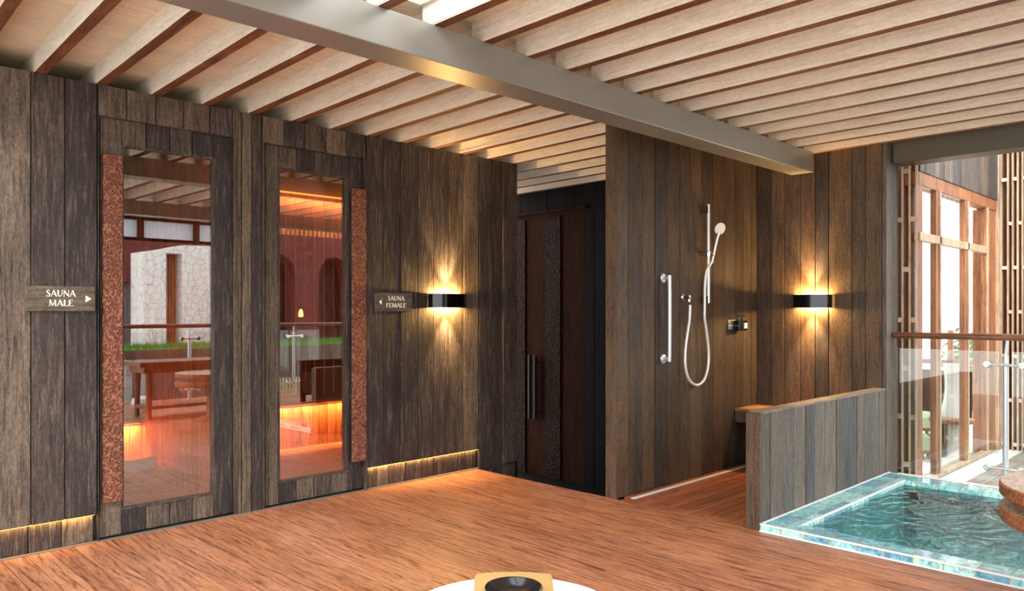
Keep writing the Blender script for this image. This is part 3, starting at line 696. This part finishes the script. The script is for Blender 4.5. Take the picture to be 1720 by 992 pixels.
# shelf and bottles
sx0, sx1 = at_y(1223, 545, YS).x, at_y(1246, 545, YS-0.03).x
sz0, sz1 = at_y(1223, 553, YS).z, at_y(1223, 537, YS).z
t = thing('wall_shelf', 'small pale metal holder fixed to the shower wall', 'shelf', ((sx0+sx1)/2, YS, sz0))
mb = MB(); mb.box(sx0, sx1, YS-0.006, YS-0.001, sz0, sz1); link('back_plate', mb, plain('pale brass plate', (214,200,166), 0.4, 0.4), t)
mb = MB(); mb.box(sx0+0.03, sx1+0.01, YS-0.075, YS-0.006, sz0+0.03, sz0+0.036); link('ledge', mb, CHROME, t)
for i, (dx, hgt) in enumerate(((0.055, 0.0), (0.13, 0.0))):
    x = sx0+dx+0.02; zz = sz0-0.012
    b = thing('soap_bottle', ('black pump bottle with a white label on the shower shelf', 'plain black pump bottle at the back corner end of the shower shelf')[1-i] if True else '', 'bottle', (x, YS-0.045, zz), None)
    mb = MB(); mb.box(x-0.032, x+0.032, YS-0.085, YS-0.02, zz, zz+0.088); link('body', mb, BLACK, b, 0.006)
    mb = MB(); mb.lathe([(0.012, 0.088), (0.012, 0.105), (0.005, 0.106), (0.005, 0.125), (0.010, 0.126), (0.010, 0.134), (0, 0.135)], (x, YS-0.05, zz), 16); mb.box(x-0.005, x+0.005, YS-0.085, YS-0.05, zz+0.126, zz+0.133); link('pump', mb, BLACKM, b)
    if i == 1:
        mb = MB(); mb.box(x-0.026, x+0.026, YS-0.0862, YS-0.085, zz+0.02, zz+0.068); link('paper_label', mb, WHITEP, b)

# ------------------------------------------------------------------ ceiling
PITCH = 0.3119; SW = 0.057; SH = 0.11
mb = MB(); mb.box(0.3, 6.85, 2.86, 6.5, H+SH, H+SH+0.03); mb.box(1.1, 1.66, -0.6, 2.855, H+SH, H+SH+0.03); mb.box(2.22, 6.85, -0.6, 2.855, H+SH, H+SH+0.03)
ce = struct('ceiling', mb, W_ROOF, 'pale timber roof boarding above rows of deep slats')
def slat(xa, ya, xb, yb):
    """slat from (xa, ya) to (xb, yb); pale sides, brown underside, fine raised line near the lower edge"""
    mb = MB()
    def bar_(o0, o1, z0, z1, mats):
        vs = [(xa+o0, ya, z0), (xa+o1, ya, z0), (xb+o1, yb, z0), (xb+o0, yb, z0), (xa+o0, ya, z1), (xa+o1, ya, z1), (xb+o1, yb, z1), (xb+o0, yb, z1)]
        fs = [(0,3,2,1),(4,5,6,7),(0,1,5,4),(1,2,6,5),(2,3,7,6),(3,0,4,7)]
        b = len(mb.v); mb.v += vs
        for k_, f in enumerate(fs): mb.f.append([q+b for q in f]); mb.m.append(mats[k_]); mb.sm.append(False)
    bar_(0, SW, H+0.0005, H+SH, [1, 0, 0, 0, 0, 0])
    bar_(-0.003, 0, H+0.007, H+0.013, [0]*6)
    return mb
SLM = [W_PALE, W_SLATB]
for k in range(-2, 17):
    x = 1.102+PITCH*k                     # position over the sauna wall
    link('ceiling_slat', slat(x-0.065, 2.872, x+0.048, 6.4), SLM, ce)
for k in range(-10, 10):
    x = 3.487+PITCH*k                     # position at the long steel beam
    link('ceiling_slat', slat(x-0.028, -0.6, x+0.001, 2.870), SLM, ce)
mb = MB()
for k in range(-2, 13):
    x = 1.102+PITCH*k; mb.box(x+SW+0.004, x+PITCH-0.008, 5.42, 5.44, H+0.001, H+SH-0.001)
link('bounce_infill', mb, W_PALE, ce)  # hidden pale blocks, added to lighten the dark void behind the wall top
mb = MB(); mb.box(0.3, 4.85, 4.93, 5.40, 2.662, 2.668); link('bounce_board', mb, W_PALE, ce)  # unseen pale sheet, added to bounce light onto the ceiling edge
# steel beams
def beam(label, x0, x1, y0, y1, z0, z1):
    o = link('steel_beam', MB().box(x0, x1, y0, y1, z0, z1), STEEL, None, 0.004); return tag(o, label, 'beam')
beam('long grey steel ceiling beam crossing from upper left to the shower back wall', -1.2, 6.28, 2.779, 2.971, 2.511, H)
o = beam('dark grey steel beam over the pool edge at the right', 6.60, 6.80, -0.6, 2.262, 2.555, 2.735)
o.data.materials.clear(); o.data.materials.append(STEELD)
mb = MB(); mb.box(6.57, 6.83, -0.6, 2.27, 2.736, 2.752)
struct('trim_3', mb, TRIMW, 'pale strip along the top of the dark beam')
beam('grey steel ceiling beam mirrored in the sauna door glass', -1.2, 6.8, 0.05, 0.25, 2.511, H-0.001)

# ------------------------------------------------------------------ plunge pool
PX0, PX1, PY0, PY1, PT = 4.392, 6.56, 0.45, 2.276, 0.046
IX0, IX1, IY0, IY1 = 4.545, 6.33, 0.62, 2.085
t = thing('plunge_pool', 'teal tiled plunge pool with raised tiled rim beside the low wall', 'pool', (5.5, 1.3, 0))
mb = MB()
mb.box(PX0, IX0, PY0, PY1, -0.02, PT); mb.box(IX1, PX1, PY0, PY1, -0.35, PT); mb.box(IX0, IX1, PY0, IY0, -0.02, PT); mb.box(IX0, IX1, IY1, PY1, -0.02, PT)
link('rim', mb, TILE, t)
mb = MB(); e = 0.007
mb.box(PX0-e, PX0+0.008, PY0, PY1, PT-0.004, PT+0.003); mb.box(PX0-e-0.002, PX0+0.006, PY0, PY1+0.002, 0.0005, 0.008)
mb.box(PX0, PX1, PY1-0.01, PY1+0.003, PT-0.002, PT+0.003); mb.box(IX0, IX1, IY1-0.014, IY1+0.006, PT-0.004, PT+0.002)
mb.box(PX1-0.02, PX1+0.01, PY0, PY1-0.07, PT-0.004, PT+0.005)
link('white_edge', mb, TRIMW, t)
mb = MB(); D = -0.42
mb.box(IX0, IX1, IY0, IY1, D-0.03, D)
mb.box(IX0-0.03, IX0, IY0, IY1, D, -0.021); mb.box(IX1, IX1+0.03, IY0, IY1, D, -0.02); mb.box(IX0, IX1, IY0-0.03, IY0, D, -0.021); mb.box(IX0, IX1, IY1, IY1+0.03, D, -0.021)
link('basin', mb, TILEB, t)
mb = MB(); n = 2
mb.add([(IX0+0.001, IY0+0.001, 0.012), (IX1-0.001, IY0+0.001, 0.012), (IX1-0.001, IY1-0.001, 0.012), (IX0+0.001, IY1-0.001, 0.012)], [(0, 1, 2, 3)])
o = link('pool_water', mb, WATER); tag(o, 'rippled teal water filling the plunge pool', 'water', kind='stuff')

# ------------------------------------------------------------------ glass railing behind the pool
XR = 6.66
t = thing('glass_railing', 'glass railing with wooden handrail behind the plunge pool', 'railing', (XR, 1.47, -0.1))
zr = at_x(1508, 562.5, XR).z
mb = MB(); mb.tube([(XR, 2.276, zr), (XR, -0.6, zr)], 0.026, 20); link('handrail', mb, W_RAIL, t)
yp = at_x(1689, 700, XR).y
for yy in (yp, yp-1.3):
    mb = MB(); mb.tube([(XR, yy, 0.0), (XR, yy, 1.02)], 0.020, 16); mb.tube([(XR, yy, -0.11), (XR, yy, 0.0)], 0.03, 16); p = link('post', mb, SATIN, t)
    mb = MB(); mb.tube([(XR, yy, 1.02), (XR+0.0, yy-0.012, zr-0.024)], 0.011, 12); link('post_neck', mb, SATIN, p)
    for z in (0.95, 0.175):
        mb = MB(); mb.tube([(XR-0.025, yy+0.115, z+0.003), (XR-0.022, yy, z), (XR-0.025, yy-0.115, z-0.003)], 0.0095, 10)
        for s in (1, -1): mb.lathe([(0, -0.022), (0.018, -0.022), (0.026, -0.012), (0.026, 0.010), (0.018, 0.02), (0, 0.022)], (XR-0.025, yy+0.115*s, z), 20, axis=(1, 0, 0))
        link('glass_clamp', mb, CHROME, p)
for a, b in ((2.25, yp+0.045), (yp-0.045, yp-1.255)):
    mb = MB(); mb.box(XR-0.006, XR+0.006, b, a, 0.065, 1.05); link('glass_panel', mb, RGLASS, t)

# ------------------------------------------------------------------ neighbouring pavilion
ZG = -0.10; YW = 2.135; XW0 = 6.86
def fx(px): return at_y(px, 500, YW).x
# ground strips
mb = MB(); mb.box(6.57, 9.3, 1.93, YW-0.02, ZG-0.03, ZG+0.005); mb.box(6.57, 16, YW+0.16, 8, ZG-0.05, ZG)
struct('path', mb, plain('pale stone paving', (226,218,206), 0.7, noise=0.06, nscale=3), 'pale stone strip and floor of the pavilion')
mb = MB()
for i in range(9): mb.box(6.57, 12, 1.925-0.14*(i+1)+0.004, 1.925-0.14*i-0.004, ZG-0.04, ZG)
struct('floor.003', mb, W_GREYDECK, 'grey weathered deck between pool railing and slatted wall')
P = thing('pavilion', 'wooden pavilion with big window and slatted screens beyond the pool railing', 'building', (8.0, YW, ZG))
zt_, zm_ = 2.405, 1.975
mb = MB()
boards_y(mb, split(XW0, 9.28, 0.13), YW, 2.515, 3.4, 0.04)
link('fascia', mb, W_GREY, P, 0.002)
mb = MB(); mb.box(XW0, 9.28, YW+0.01, YW+0.12, zt_, 2.514); link('head_beam', mb, W_TEAK, P, 0.003)
mb = MB(); mb.box(XW0, 9.0, YW-0.01, YW+0.06, ZG, ZG+0.035); link('sill', mb, W_TEAKL, P, 0.003)
# mullions : wide brown reveals with pale front edges
for a, w in ((1575, 0.17), (1623, 0.20), (1659, 0.08)):
    x0 = fx(a)
    mb = MB(); mb.box(x0, x0+0.05 if w < 0.1 else x0+0.11, YW+0.012, YW+0.06, ZG+0.035, zt_); mu = link('mullion', mb, W_TEAK, P, 0.002)
    mb = MB(); mb.box(x0+0.075 if w > 0.1 else x0, (x0+0.11) if w > 0.1 else x0+0.05, YW, YW+0.012, ZG+0.035, zt_); link('mullion_edge', mb, W_TEAKL, mu, 0.002)
mb = MB(); mb.box(XW0, fx(1659), YW+0.0, YW+0.05, zm_-0.035, zm_+0.035); link('transom', mb, W_TEAKL, P, 0.002)
mb = MB(); mb.box(fx(1661)+0.05, 9.28, YW+0.02, YW+0.16, ZG, zt_); link('corner_post', mb, W_TEAK, P, 0.003)
mb = MB(); mb.box(XW0+0.02, fx(1575)-0.005, YW+0.03, YW+0.036, ZG+0.04, zt_-0.005); mb.box(fx(1575)+0.13, fx(1623)-0.005, YW+0.03, YW+0.036, ZG+0.04, zt_-0.005); link('window_pane', mb, WGLASS, P)
# narrow lattice beside the column, in the plane x = XW0
mb = MB()
yl = [at_x(p, 500, XW0-0.03).y for p in (1504, 1516, 1528, 1539)]
for y in yl: mb.box(XW0-0.03, XW0+0.24 if y > yl[3]+0.01 else XW0+0.10, y-0.008, y+0.008, ZG, 2.62)
la = link('lattice_screen', mb, W_TEAK, P, 0.001)
mb = MB()
for y in yl: mb.box(XW0-0.034, XW0-0.03, y-0.008, y+0.008, ZG, 2.62)
link('pale_edge', mb, W_TEAKL, la)
mb = MB()
def lz(py): return at_x(1526, py, XW0-0.03).z
for pys, a, b in (((287, 452, 618, 780), yl[2]+0.008, yl[1]-0.008), ((368, 537, 700), yl[1]+0.008, yl[0]-0.008), ((368, 537, 700), yl[3]+0.008, yl[2]-0.008)):
    for py in pys:
        mb = MB(); mb.box(XW0-0.034, XW0-0.012, a, b, lz(py)-0.02, lz(py)+0.02); link('lattice_peg', mb, W_TEAKL, la)
# slatted return wall in the plane x = 9.3
XS = 9.3
mb = MB(); mb.box(XS+0.10, XS+0.14, 1.2, YW+0.02, ZG, 3.4); link('back_boarding', mb, wood('deep brown boarding', 'Z', [(112,70,46), (104,64,42)], (66,38,26), (136,92,62), fine=0.2), P)
ysl = [at_x(p, 500, XS).y for p in (1681, 1692.5, 1700.5, 1709, 1717)]
while ysl[-1] > 1.62: ysl.append(ysl[-1]-0.045)
mb = MB(); mb.box(XS-0.005, XS+0.1, ysl[0]+0.01, YW+0.03, ZG, 3.4)
for y in ysl: mb.box(XS, XS+0.09, y-0.0075, y+0.0075, ZG, 3.4)
sc_ = link('slatted_wall', mb, W_TEAKL, P, 0.001)
PEGM = plain('pale peg wood', (214,196,178), 0.6)
for i in range(len(ysl)-1):
    for j in range(9):
        z = -0.05+0.92*j+(0.46 if i % 2 else 0)
        if z > 3.2: continue
        mb = MB(); mb.box(XS-0.006, XS+0.03, ysl[i+1]+0.008, ysl[i]-0.008, z, z+0.035); link('peg', mb, PEGM, sc_)
# frosted bright rear glazing frame of the pavilion
mb = MB()
for y in (2.7, 3.15, 3.6, 4.1): mb.box(11.4, 11.48, y, y+0.06, ZG, 1.1)
mb.box(11.4, 11.48, 2.3, 4.6, 0.64, 0.70)
link('rear_balustrade', mb, W_TEAK, P, 0.002)
mb = MB(); mb.box(11.5, 11.54, 2.95, 3.75, ZG, 0.55); link('rear_panel', mb, W_DOOR, P)
# floor lamp, table, stools inside
lp = at_y(1601, 700, 2.38); lp = Vector((lp.x, lp.y, ZG))
t = thing('floor_lamp', 'tall white vase shaped lamp behind the pavilion window', 'lamp', lp)
mb = MB(); s_ = 0.94
prof = [(0, 0), (0.115, 0), (0.12, 0.02), (0.125, 0.15), (0.13, 0.28), (0.122, 0.38), (0.10, 0.48), (0.082, 0.57), (0.072, 0.66), (0.072, 0.76), (0.082, 0.85), (0.092, 0.92), (0.085, 0.92), (0.066, 0.80), (0, 0.79)]
mb.lathe(prof, lp, 40); link('lamp_body', mb, plain('white ceramic', (244,242,238), 0.35), t)
tx, ty = 8.52, 2.30
t = thing('tea_table', 'low round wooden table in front of the white vase lamp', 'table', (tx, ty, ZG))
mb = MB(); mb.lathe([(0, 0.345), (0.195, 0.345), (0.205, 0.355), (0.21, 0.372), (0.20, 0.385), (0, 0.385)], (tx, ty+0.06, ZG), 40); link('tabletop', mb, W_TEAK, t)
for dx, dy in ((0.12, 0.0), (-0.10, 0.05), (-0.02, 0.16)):
    mb = MB(); mb.box(tx+dx-0.03, tx+dx+0.03, ty+dy+0.03, ty+dy+0.07, ZG, ZG+0.346); link('leg', mb, W_DOOR, t, 0.003)
for i, (px, py, r, h, lab) in enumerate(((8.20, 2.58, 0.135, 0.25, 'round stool with pale green cushion beneath the low table'), (9.75, 3.02, 0.18, 0.28, 'pale green round stool further back behind the low table'))):
    q = Vector((px, py, ZG))
    t = thing('stool', lab, 'stool', (q.x, q.y, ZG), None)
    mb = MB(); mb.lathe([(0, h*0.38), (r, h*0.38), (r*1.03, h*0.5), (r*0.95, h*0.8), (r*0.6, h*0.97), (0, h)], q, 32); link('cushion', mb, plain('pale green cloth %d' % i, (178,200,158), 0.9), t)
    mb = MB(); mb.lathe([(0, h*0.26), (r*1.02, h*0.26), (r*1.05, h*0.32), (r*1.02, h*0.379), (0, h*0.379)], q, 32); link('frame', mb, W_BROWN, t)
    for a in range(4):
        ax_, ay_ = q.x+math.cos(a*PI/2+0.7)*r*0.8, q.y+math.sin(a*PI/2+0.7)*r*0.8
        mb = MB(); mb.tube([(ax_, ay_, ZG), (ax_, ay_, ZG+h*0.27)], 0.02, 10); link('leg', mb, W_BROWN, t)
# shrub behind the pavilion
def shrub(label, c, r, n, leaf, seed):
    rnd = random.Random(seed); mb = MB()
    for _ in range(n):
        d = Vector((rnd.gauss(0, 1), rnd.gauss(0, 1), rnd.gauss(0, 1))).normalized()*r*rnd.uniform(0.4, 1.0); d.z *= 1.3
        p = Vector(c)+d; a = Vector((rnd.uniform(-1, 1), rnd.uniform(-1, 1), rnd.uniform(-1, 1))).normalized(); b = a.orthogonal().normalized()
        mb.add([p-a*leaf, p+b*leaf*0.35, p+a*leaf, p-b*leaf*0.35], [(0, 1, 2, 3)])
    t = thing('shrub', label, 'shrub', (c[0], c[1], ZG))
    link('foliage', mb, LEAF, t)
    mb = MB(); mb.tube([(c[0], c[1], ZG-0.5), (c[0]+0.03, c[1], c[2])], 0.03, 8); link('stem', mb, W_DOOR, t)
shrub('green shrub seen through the pavilion window behind the lamp', (12.6, 3.25, 0.55), 0.45, 700, 0.06, 3)
# ------------------------------------------------------------------ round timber table (right edge)
tc_ = Vector((4.02, 0.526, 0))
u = ray(1893, 500)*3.2
tc_ = Vector((u.x, u.y, 0))
t = thing('pedestal_table', 'round two tier timber pedestal table cut by the right edge', 'table', (tc_.x, tc_.y, 0))
R_ = 0.452
mb = MB(); mb.lathe([(0, 0.541), (R_-0.006, 0.541), (R_, 0.547), (R_, 0.590), (R_-0.006, 0.597)], tc_, 96, 1); mb.lathe([(R_-0.006, 0.597), (0, 0.598)], tc_, 96, 0, smooth=False); link('tabletop', mb, [W_TABLE, W_EDGE], t)
mb = MB(); mb.lathe([(0, 0.495), (R_-0.065, 0.495), (R_-0.065, 0.541), (0, 0.541)], tc_, 96, 0); link('neck_ring', mb, W_EDGE, t)
mb = MB(); mb.lathe([(0, 0.432), (R_-0.004, 0.432), (R_, 0.437), (R_, 0.488), (R_-0.006, 0.495)], tc_, 96, 1); mb.lathe([(R_-0.006, 0.495), (0, 0.4955)], tc_, 96, 0, smooth=False); link('lower_disc', mb, [W_TABLE, W_EDGE], t)
mb = MB(); mb.lathe([(0, 0.0), (0.20, 0.0), (0.20, 0.03), (0.09, 0.06), (0.08, 0.38), (0.13, 0.431), (0, 0.431)], (tc_.x, tc_.y, 0), 40); link('pedestal', mb, W_EDGE, t)
# ------------------------------------------------------------------ white round table with tray and bowl (bottom edge)
u = ray(862, 500)*2.265
sc = Vector((u.x, u.y, 0))
t = thing('side_table', 'white round side table cut off by the bottom edge', 'table', (sc.x, sc.y, 0))
mb = MB(); mb.lathe([(0, 0.415), (0.335, 0.415), (0.345, 0.424), (0.345, 0.441), (0.338, 0.45), (0, 0.45)], sc, 96); link('tabletop', mb, plain('white lacquer', (240,240,240), 0.2), t)
mb = MB(); mb.lathe([(0, 0), (0.2, 0), (0.2, 0.02), (0.035, 0.04), (0.03, 0.39), (0.10, 0.414), (0, 0.414)], sc, 40); link('pedestal', mb, WHITEP, t)
# tray: rounded board, its long edge bowed away from the camera
fwd = Vector((cs+0, sn+0, 0)).normalized(); rgt = Vector((sn, -cs, 0))
tcn = ray(862.5, 500); tcn = Vector((tcn.x, tcn.y, 0))
z0, z1 = 0.451, 0.485
dc = tcn*2.50
pts = []
hw_ = 0.1265
for i in range(13): 
    a = -1+2*i/12; pts.append((a*hw_, 0.055-0.020*a*a))
cor = [(hw_+0.001, 0.02), (hw_-0.006, -0.30), (hw_-0.03, -0.33), (-hw_+0.03, -0.33), (-hw_+0.006, -0.30), (-hw_-0.001, 0.02)]
pts += cor
world_pts = [dc+rgt*a+fwd*b for a, b in pts]
mb = MB(); mb.prism([(p.x, p.y) for p in world_pts], 'z', z0, z1)
o = link('serving_tray', mb, plain('tan lacquered wood', (190,154,98), 0.4, noise=0.05, nscale=8), None, 0.008); tag(o, 'tan wooden tray with bowed edge on the white round table', 'tray')
bc = dc+fwd*(-0.19); bc.z = z1+0.001
mb = MB(); mb.lathe([(0, 0), (0.05, 0), (0.055, 0.004), (0.075, 0.02), (0.088, 0.032), (0.086, 0.036), (0.078, 0.033), (0.062, 0.020), (0.04, 0.014), (0, 0.012)], bc, 64)
o = link('black_bowl', mb, plain('black glazed ceramic', (22,23,26), 0.22, coat=0.4)); tag(o, 'shallow black bowl standing on the tan tray', 'bowl')

# ------------------------------------------------------------------ garden side, seen in the door glass
t = thing('back_railing', 'glass railing with wooden handrail mirrored in the sauna door glass', 'railing', (5, -1.5, 0))
mb = MB(); mb.tube([(0.5, -1.5, 1.14), (9.5, -1.5, 1.14)], 0.03, 14); link('handrail', mb, W_RAILX, t)
for x in (2.6, 4.56, 6.25, 8.2):
    mb = MB(); mb.tube([(x, -1.5, -0.03), (x, -1.5, 1.02)], 0.025, 12); mb.tube([(x, -1.5, 1.02), (x, -1.5, 1.12)], 0.012, 10); p = link('post', mb, SATIN, t)
    for z in (0.95, 0.2):
        mb = MB(); mb.tube([(x-0.12, -1.47, z), (x+0.12, -1.47, z)], 0.012, 8)
        for s in (1, -1): mb.lathe([(0, -0.02), (0.028, -0.02), (0.028, 0.02), (0, 0.02)], (x+0.12*s, -1.47, z), 14, axis=(0, 1, 0))
        link('glass_clamp', mb, CHROME, p)
for a, b in ((2.65, 4.51), (4.61, 6.20), (6.30, 8.15)):
    mb = MB(); mb.box(a, b, -1.506, -1.494, 0.06, 1.05); link('glass_panel', mb, RGLASS, t)
t = thing('raised_planter', 'long board clad planter topped with grass, mirrored in the door glass', 'planter', (6.5, -3.2, -0.3))
mb = MB(); boards_y(mb, split(2.5, 12.0, 0.14), -3.0, -0.6, 0.72, -0.03); mb.box(2.5, 12.0, -4.2, -3.031, -0.6, 0.70); link('cladding', mb, W_GREY, t)
mb = MB(); mb.box(2.5, 12.0, -4.2, -3.01, 0.70, 0.74)
rnd = random.Random(5)
for _ in range(5200):
    x, y = rnd.uniform(2.6, 11.9), rnd.uniform(-4.1, -3.0); h = rnd.uniform(0.05, 0.12); a = rnd.uniform(0, PI); dx, dy = math.cos(a)*0.008, math.sin(a)*0.008
    mb.add([(x-dx, y-dy, 0.74), (x+dx, y+dy, 0.74), (x+rnd.uniform(-.02, .02), y+rnd.uniform(-.02, .02), 0.74+h)], [(0, 1, 2)])
g = link('turf', mb, GRASS, t)
t = thing('garden_table', 'brown wooden table with low shelf mirrored in the left sauna door', 'table', (4.0, -0.3, 0))
mb = MB(); mb.box(3.36, 4.75, -0.62, 0.0, 0.66, 0.72); link('tabletop', mb, W_BROWN, t, 0.006)
mb = MB(); mb.box(3.42, 4.69, -0.58, -0.04, 0.58, 0.659); link('apron', mb, W_BROWN, t, 0.004)
for x in (3.50, 4.62):
    for y in (-0.52, -0.10):
        mb = MB(); mb.tube([(x, y, 0), (x, y, 0.35), (x, y, 0.58)], [0.03, 0.04, 0.05], 8); link('leg', mb, W_BROWN, t)
mb = MB(); mb.box(3.46, 4.66, -0.52, -0.10, 0.12, 0.16); link('shelf', mb, W_BROWN, t, 0.004)
for i, (x, r) in enumerate(((4.0, 0.11), (4.28, 0.10))):
    mb = MB(); mb.lathe([(0, -0.6), (r*1.15, -0.6), (r*1.1, -0.45), (r, -0.4), (r, 0.48), (r*1.15, 0.52), (r*1.2, 0.60), (0, 0.60)], (x, -2.55, 0), 24)
    o = link('stone_column', mb, STONE); tag(o, ('white stone column further left behind the back railing', 'white stone column further right behind the back railing')[i], 'column')
mb = MB(); mb.lathe([(0, 0.0), (0.05, 0.0), (0.05, 0.06), (0.10, 0.07), (0.13, 0.12), (0.11, 0.18), (0.04, 0.21), (0, 0.21)], (3.7, -0.95, 0), 28)
o = link('stone_bollard', mb, plain('white stone', (232,230,222), 0.7)); tag(o, 'small rounded white stone ornament on the deck near the wooden table', 'ornament')
mb = MB(); pf = thing('picket_fence', 'low pale picket fence mirrored in the right sauna door', 'fence', (6.5, -2.0, 0))
for i in range(24):
    x = 5.9+i*0.06; mb = MB(); mb.prism([(x-0.012, -0.1), (x+0.012, -0.1), (x+0.012, 0.2), (x, 0.24), (x-0.012, 0.2)], 'y', -1.98, -1.96); link('picket', mb, plain('cream paint', (236,216,170), 0.6) if i == 0 else bpy.data.materials['cream paint'], pf)
mb = MB(); mb.box(5.86, 7.32, -2.0, -1.981, 0.0, 0.03); mb.box(5.86, 7.32, -2.0, -1.981, 0.12, 0.15); link('rail', mb, bpy.data.materials['cream paint'], pf)
t = thing('garden_armchair', 'dark boxy armchair mirrored in the right sauna door', 'armchair', (6.15, 0.0, 0))
mb = MB(); mb.box(5.8, 6.5, -0.42, 0.2, 0.14, 0.28); link('seat', mb, W_DOOR, t, 0.01)
mb = MB(); mb.box(5.8, 6.5, -0.50, -0.42, 0.10, 0.62); link('backrest', mb, W_DOOR, t, 0.01)
for x in (5.8, 6.44):
    mb = MB(); mb.box(x, x+0.06, -0.42, 0.2, 0.281, 0.45); link('armrest', mb, W_DOOR, t, 0.006)
    for y in (-0.48, 0.14):
        mb = MB(); mb.box(x, x+0.06, y, y+0.06, 0.0, 0.139); link('leg', mb, W_DOOR, t)
# stone tower
t = thing('stone_building', 'white cracked stone building with a narrow slatted window in the door reflection', 'building', (7.9, -10.5, -0.6))
mb = MB(); sx_a, sx_b = 7.38, 7.78
for a, b, in ((6.83, sx_a), (sx_b, 10.2)):
    mb.prism([(a, -0.6), (b, -0.6), (b, 3.12 if a > 7 else 2.95), (a, 3.05 if a > 7 else 2.84)], 'y', -10.9, -10.0)
mb.prism([(sx_a, 2.83), (sx_b, 2.83), (sx_b, 3.05), (sx_a, 2.95)], 'y', -10.9, -10.0)
mb.prism([(sx_a, -0.6), (sx_b, -0.6), (sx_b, 0.5), (sx_a, 0.5)], 'y', -10.9, -10.0)
link('walls', mb, STONE, t)
mb = MB(); mb.box(sx_a, sx_b, -10.5, -10.45, 0.5, 2.83)
for i in range(6): mb.box(sx_a+0.02+i*0.067, sx_a+0.05+i*0.067, -10.44, -10.38, 0.5, 2.83)
for j in range(9): mb.box(sx_a, sx_b, -10.44, -10.40, 0.6+j*0.25, 0.64+j*0.25)
link('slatted_window', mb, W_TEAK, t)
t = thing('brick_building', 'red brick building with clerestory windows behind the white stone one', 'building', (8, -12.5, -0.6))
mb = MB(); mb.box(4.0, 7.0, -13, -12.3, -0.6, 3.3); mb.box(7.0, 7.42, -13, -12.3, 2.16, 3.3); mb.box(7.42, 12.5, -13, -12.3, -0.6, 3.3); link('walls', mb, BRICK, t)
mb = MB(); mb.box(7.0, 7.42, -12.7, -12.6, -0.6, 2.16); link('door', mb, plain('grey door paint', (128,132,140), 0.5), t)
mb = MB()
for x in [4.0, 6.0, 7.55, 9.1, 10.6, 12.4]: mb.box(x, x+0.12, -12.6, -12.4, 3.3, 4.1)
mb.box(3.8, 12.6, -13.2, -12.2, 4.0, 4.5); mb.box(4, 12.5, -12.95, -12.85, 3.3, 4.1); link('clerestory_frame', mb, W_DOOR, t)
mb = MB(); mb.box(4.1, 12.4, -12.62, -12.6, 3.42, 3.9); link('clerestory_glass', mb, plain('pale window glass', (190,194,200), 0.3), t)
# arched brick wall
t = thing('arched_brick_wall', 'dark red brick wall with tall arched niches mirrored in the right door', 'wall', (10, -7.3, -0.6))
def archw(mb, x0, x1, za, zs, y0, y1, top):
    """pier pieces around arches: x0..x1 arch opening, za apex, zs spring"""
    n = 14; xm = (x0+x1)/2; r = (x1-x0)/2
    pts = [(x0, zs)]+[(xm-r*math.cos(PI*i/n), zs+(za-zs)*math.sin(PI*i/n)) for i in range(1, n)]+[(x1, zs)]
    for (a, b) in zip(pts[:-1], pts[1:]): mb.prism([(a[0], a[1]), (b[0], b[1]), (b[0], top), (a[0], top)], 'y', y0, y1)
mb = MB(); y0, y1 = -7.5, -7.0; top = 3.2
arch = [(8.45, 9.32), (9.95, 10.85), (11.5, 12.4)]
xs = 7.9
for a, b in arch:
    mb.box(xs, a, y0, y1, -0.6, top); archw(mb, a, b, 2.72, 2.2, y0, y1, top); xs = b
mb.box(xs, 13.2, y0, y1, -0.6, top)
link('brickwork', mb, BRICK, t)
mb = MB(); mb.box(8.4, 12.5, -7.75, -7.7, -0.6, 3.0); link('niche_back', mb, wood('niche dark wood', 'Z', [(66,44,36)], (36,24,20), (90,64,50)), t)
mb = MB(); mb.box(7.9, 13.2, -7.1, -7.05, 3.2, 3.55)
for i in range(44): mb.box(7.9+i*0.12, 7.94+i*0.12, -7.04, -7.0, 3.2, 3.55)
link('lattice_top', mb, W_CEDAR, t)
mb = MB(); mb.lathe([(0, 0), (0.05, 0), (0.06, 0.05), (0.04, 0.16), (0, 0.2)], (9.42, -6.93, 1.22), 16)
o = link('garden_lantern', mb, plain('lantern glow', (255,210,110), 0.5, emit=4.0, emc=(255,200,90))); tag(o, 'small glowing yellow lantern on the arched brick wall', 'lantern')

# ------------------------------------------------------------------ groups of repeats
GROUPS = {'wall_sconce': 'black curved wall lamps', 'sauna_sign': 'wooden sauna signs', 'soap_bottle': 'black pump bottles on the shower shelf',
          'stool': 'pale green stools in the pavilion', 'stone_column': 'white stone columns behind the back railing', 'sauna_bench': 'cedar benches inside the saunas',
          'steel_beam': 'steel ceiling beams', 'led_strip': 'light strips above the skirting'}
for o in list(bpy.data.objects):
    if o.parent is None and o.name.split('.')[0] in GROUPS: o['group'] = GROUPS[o.name.split('.')[0]]
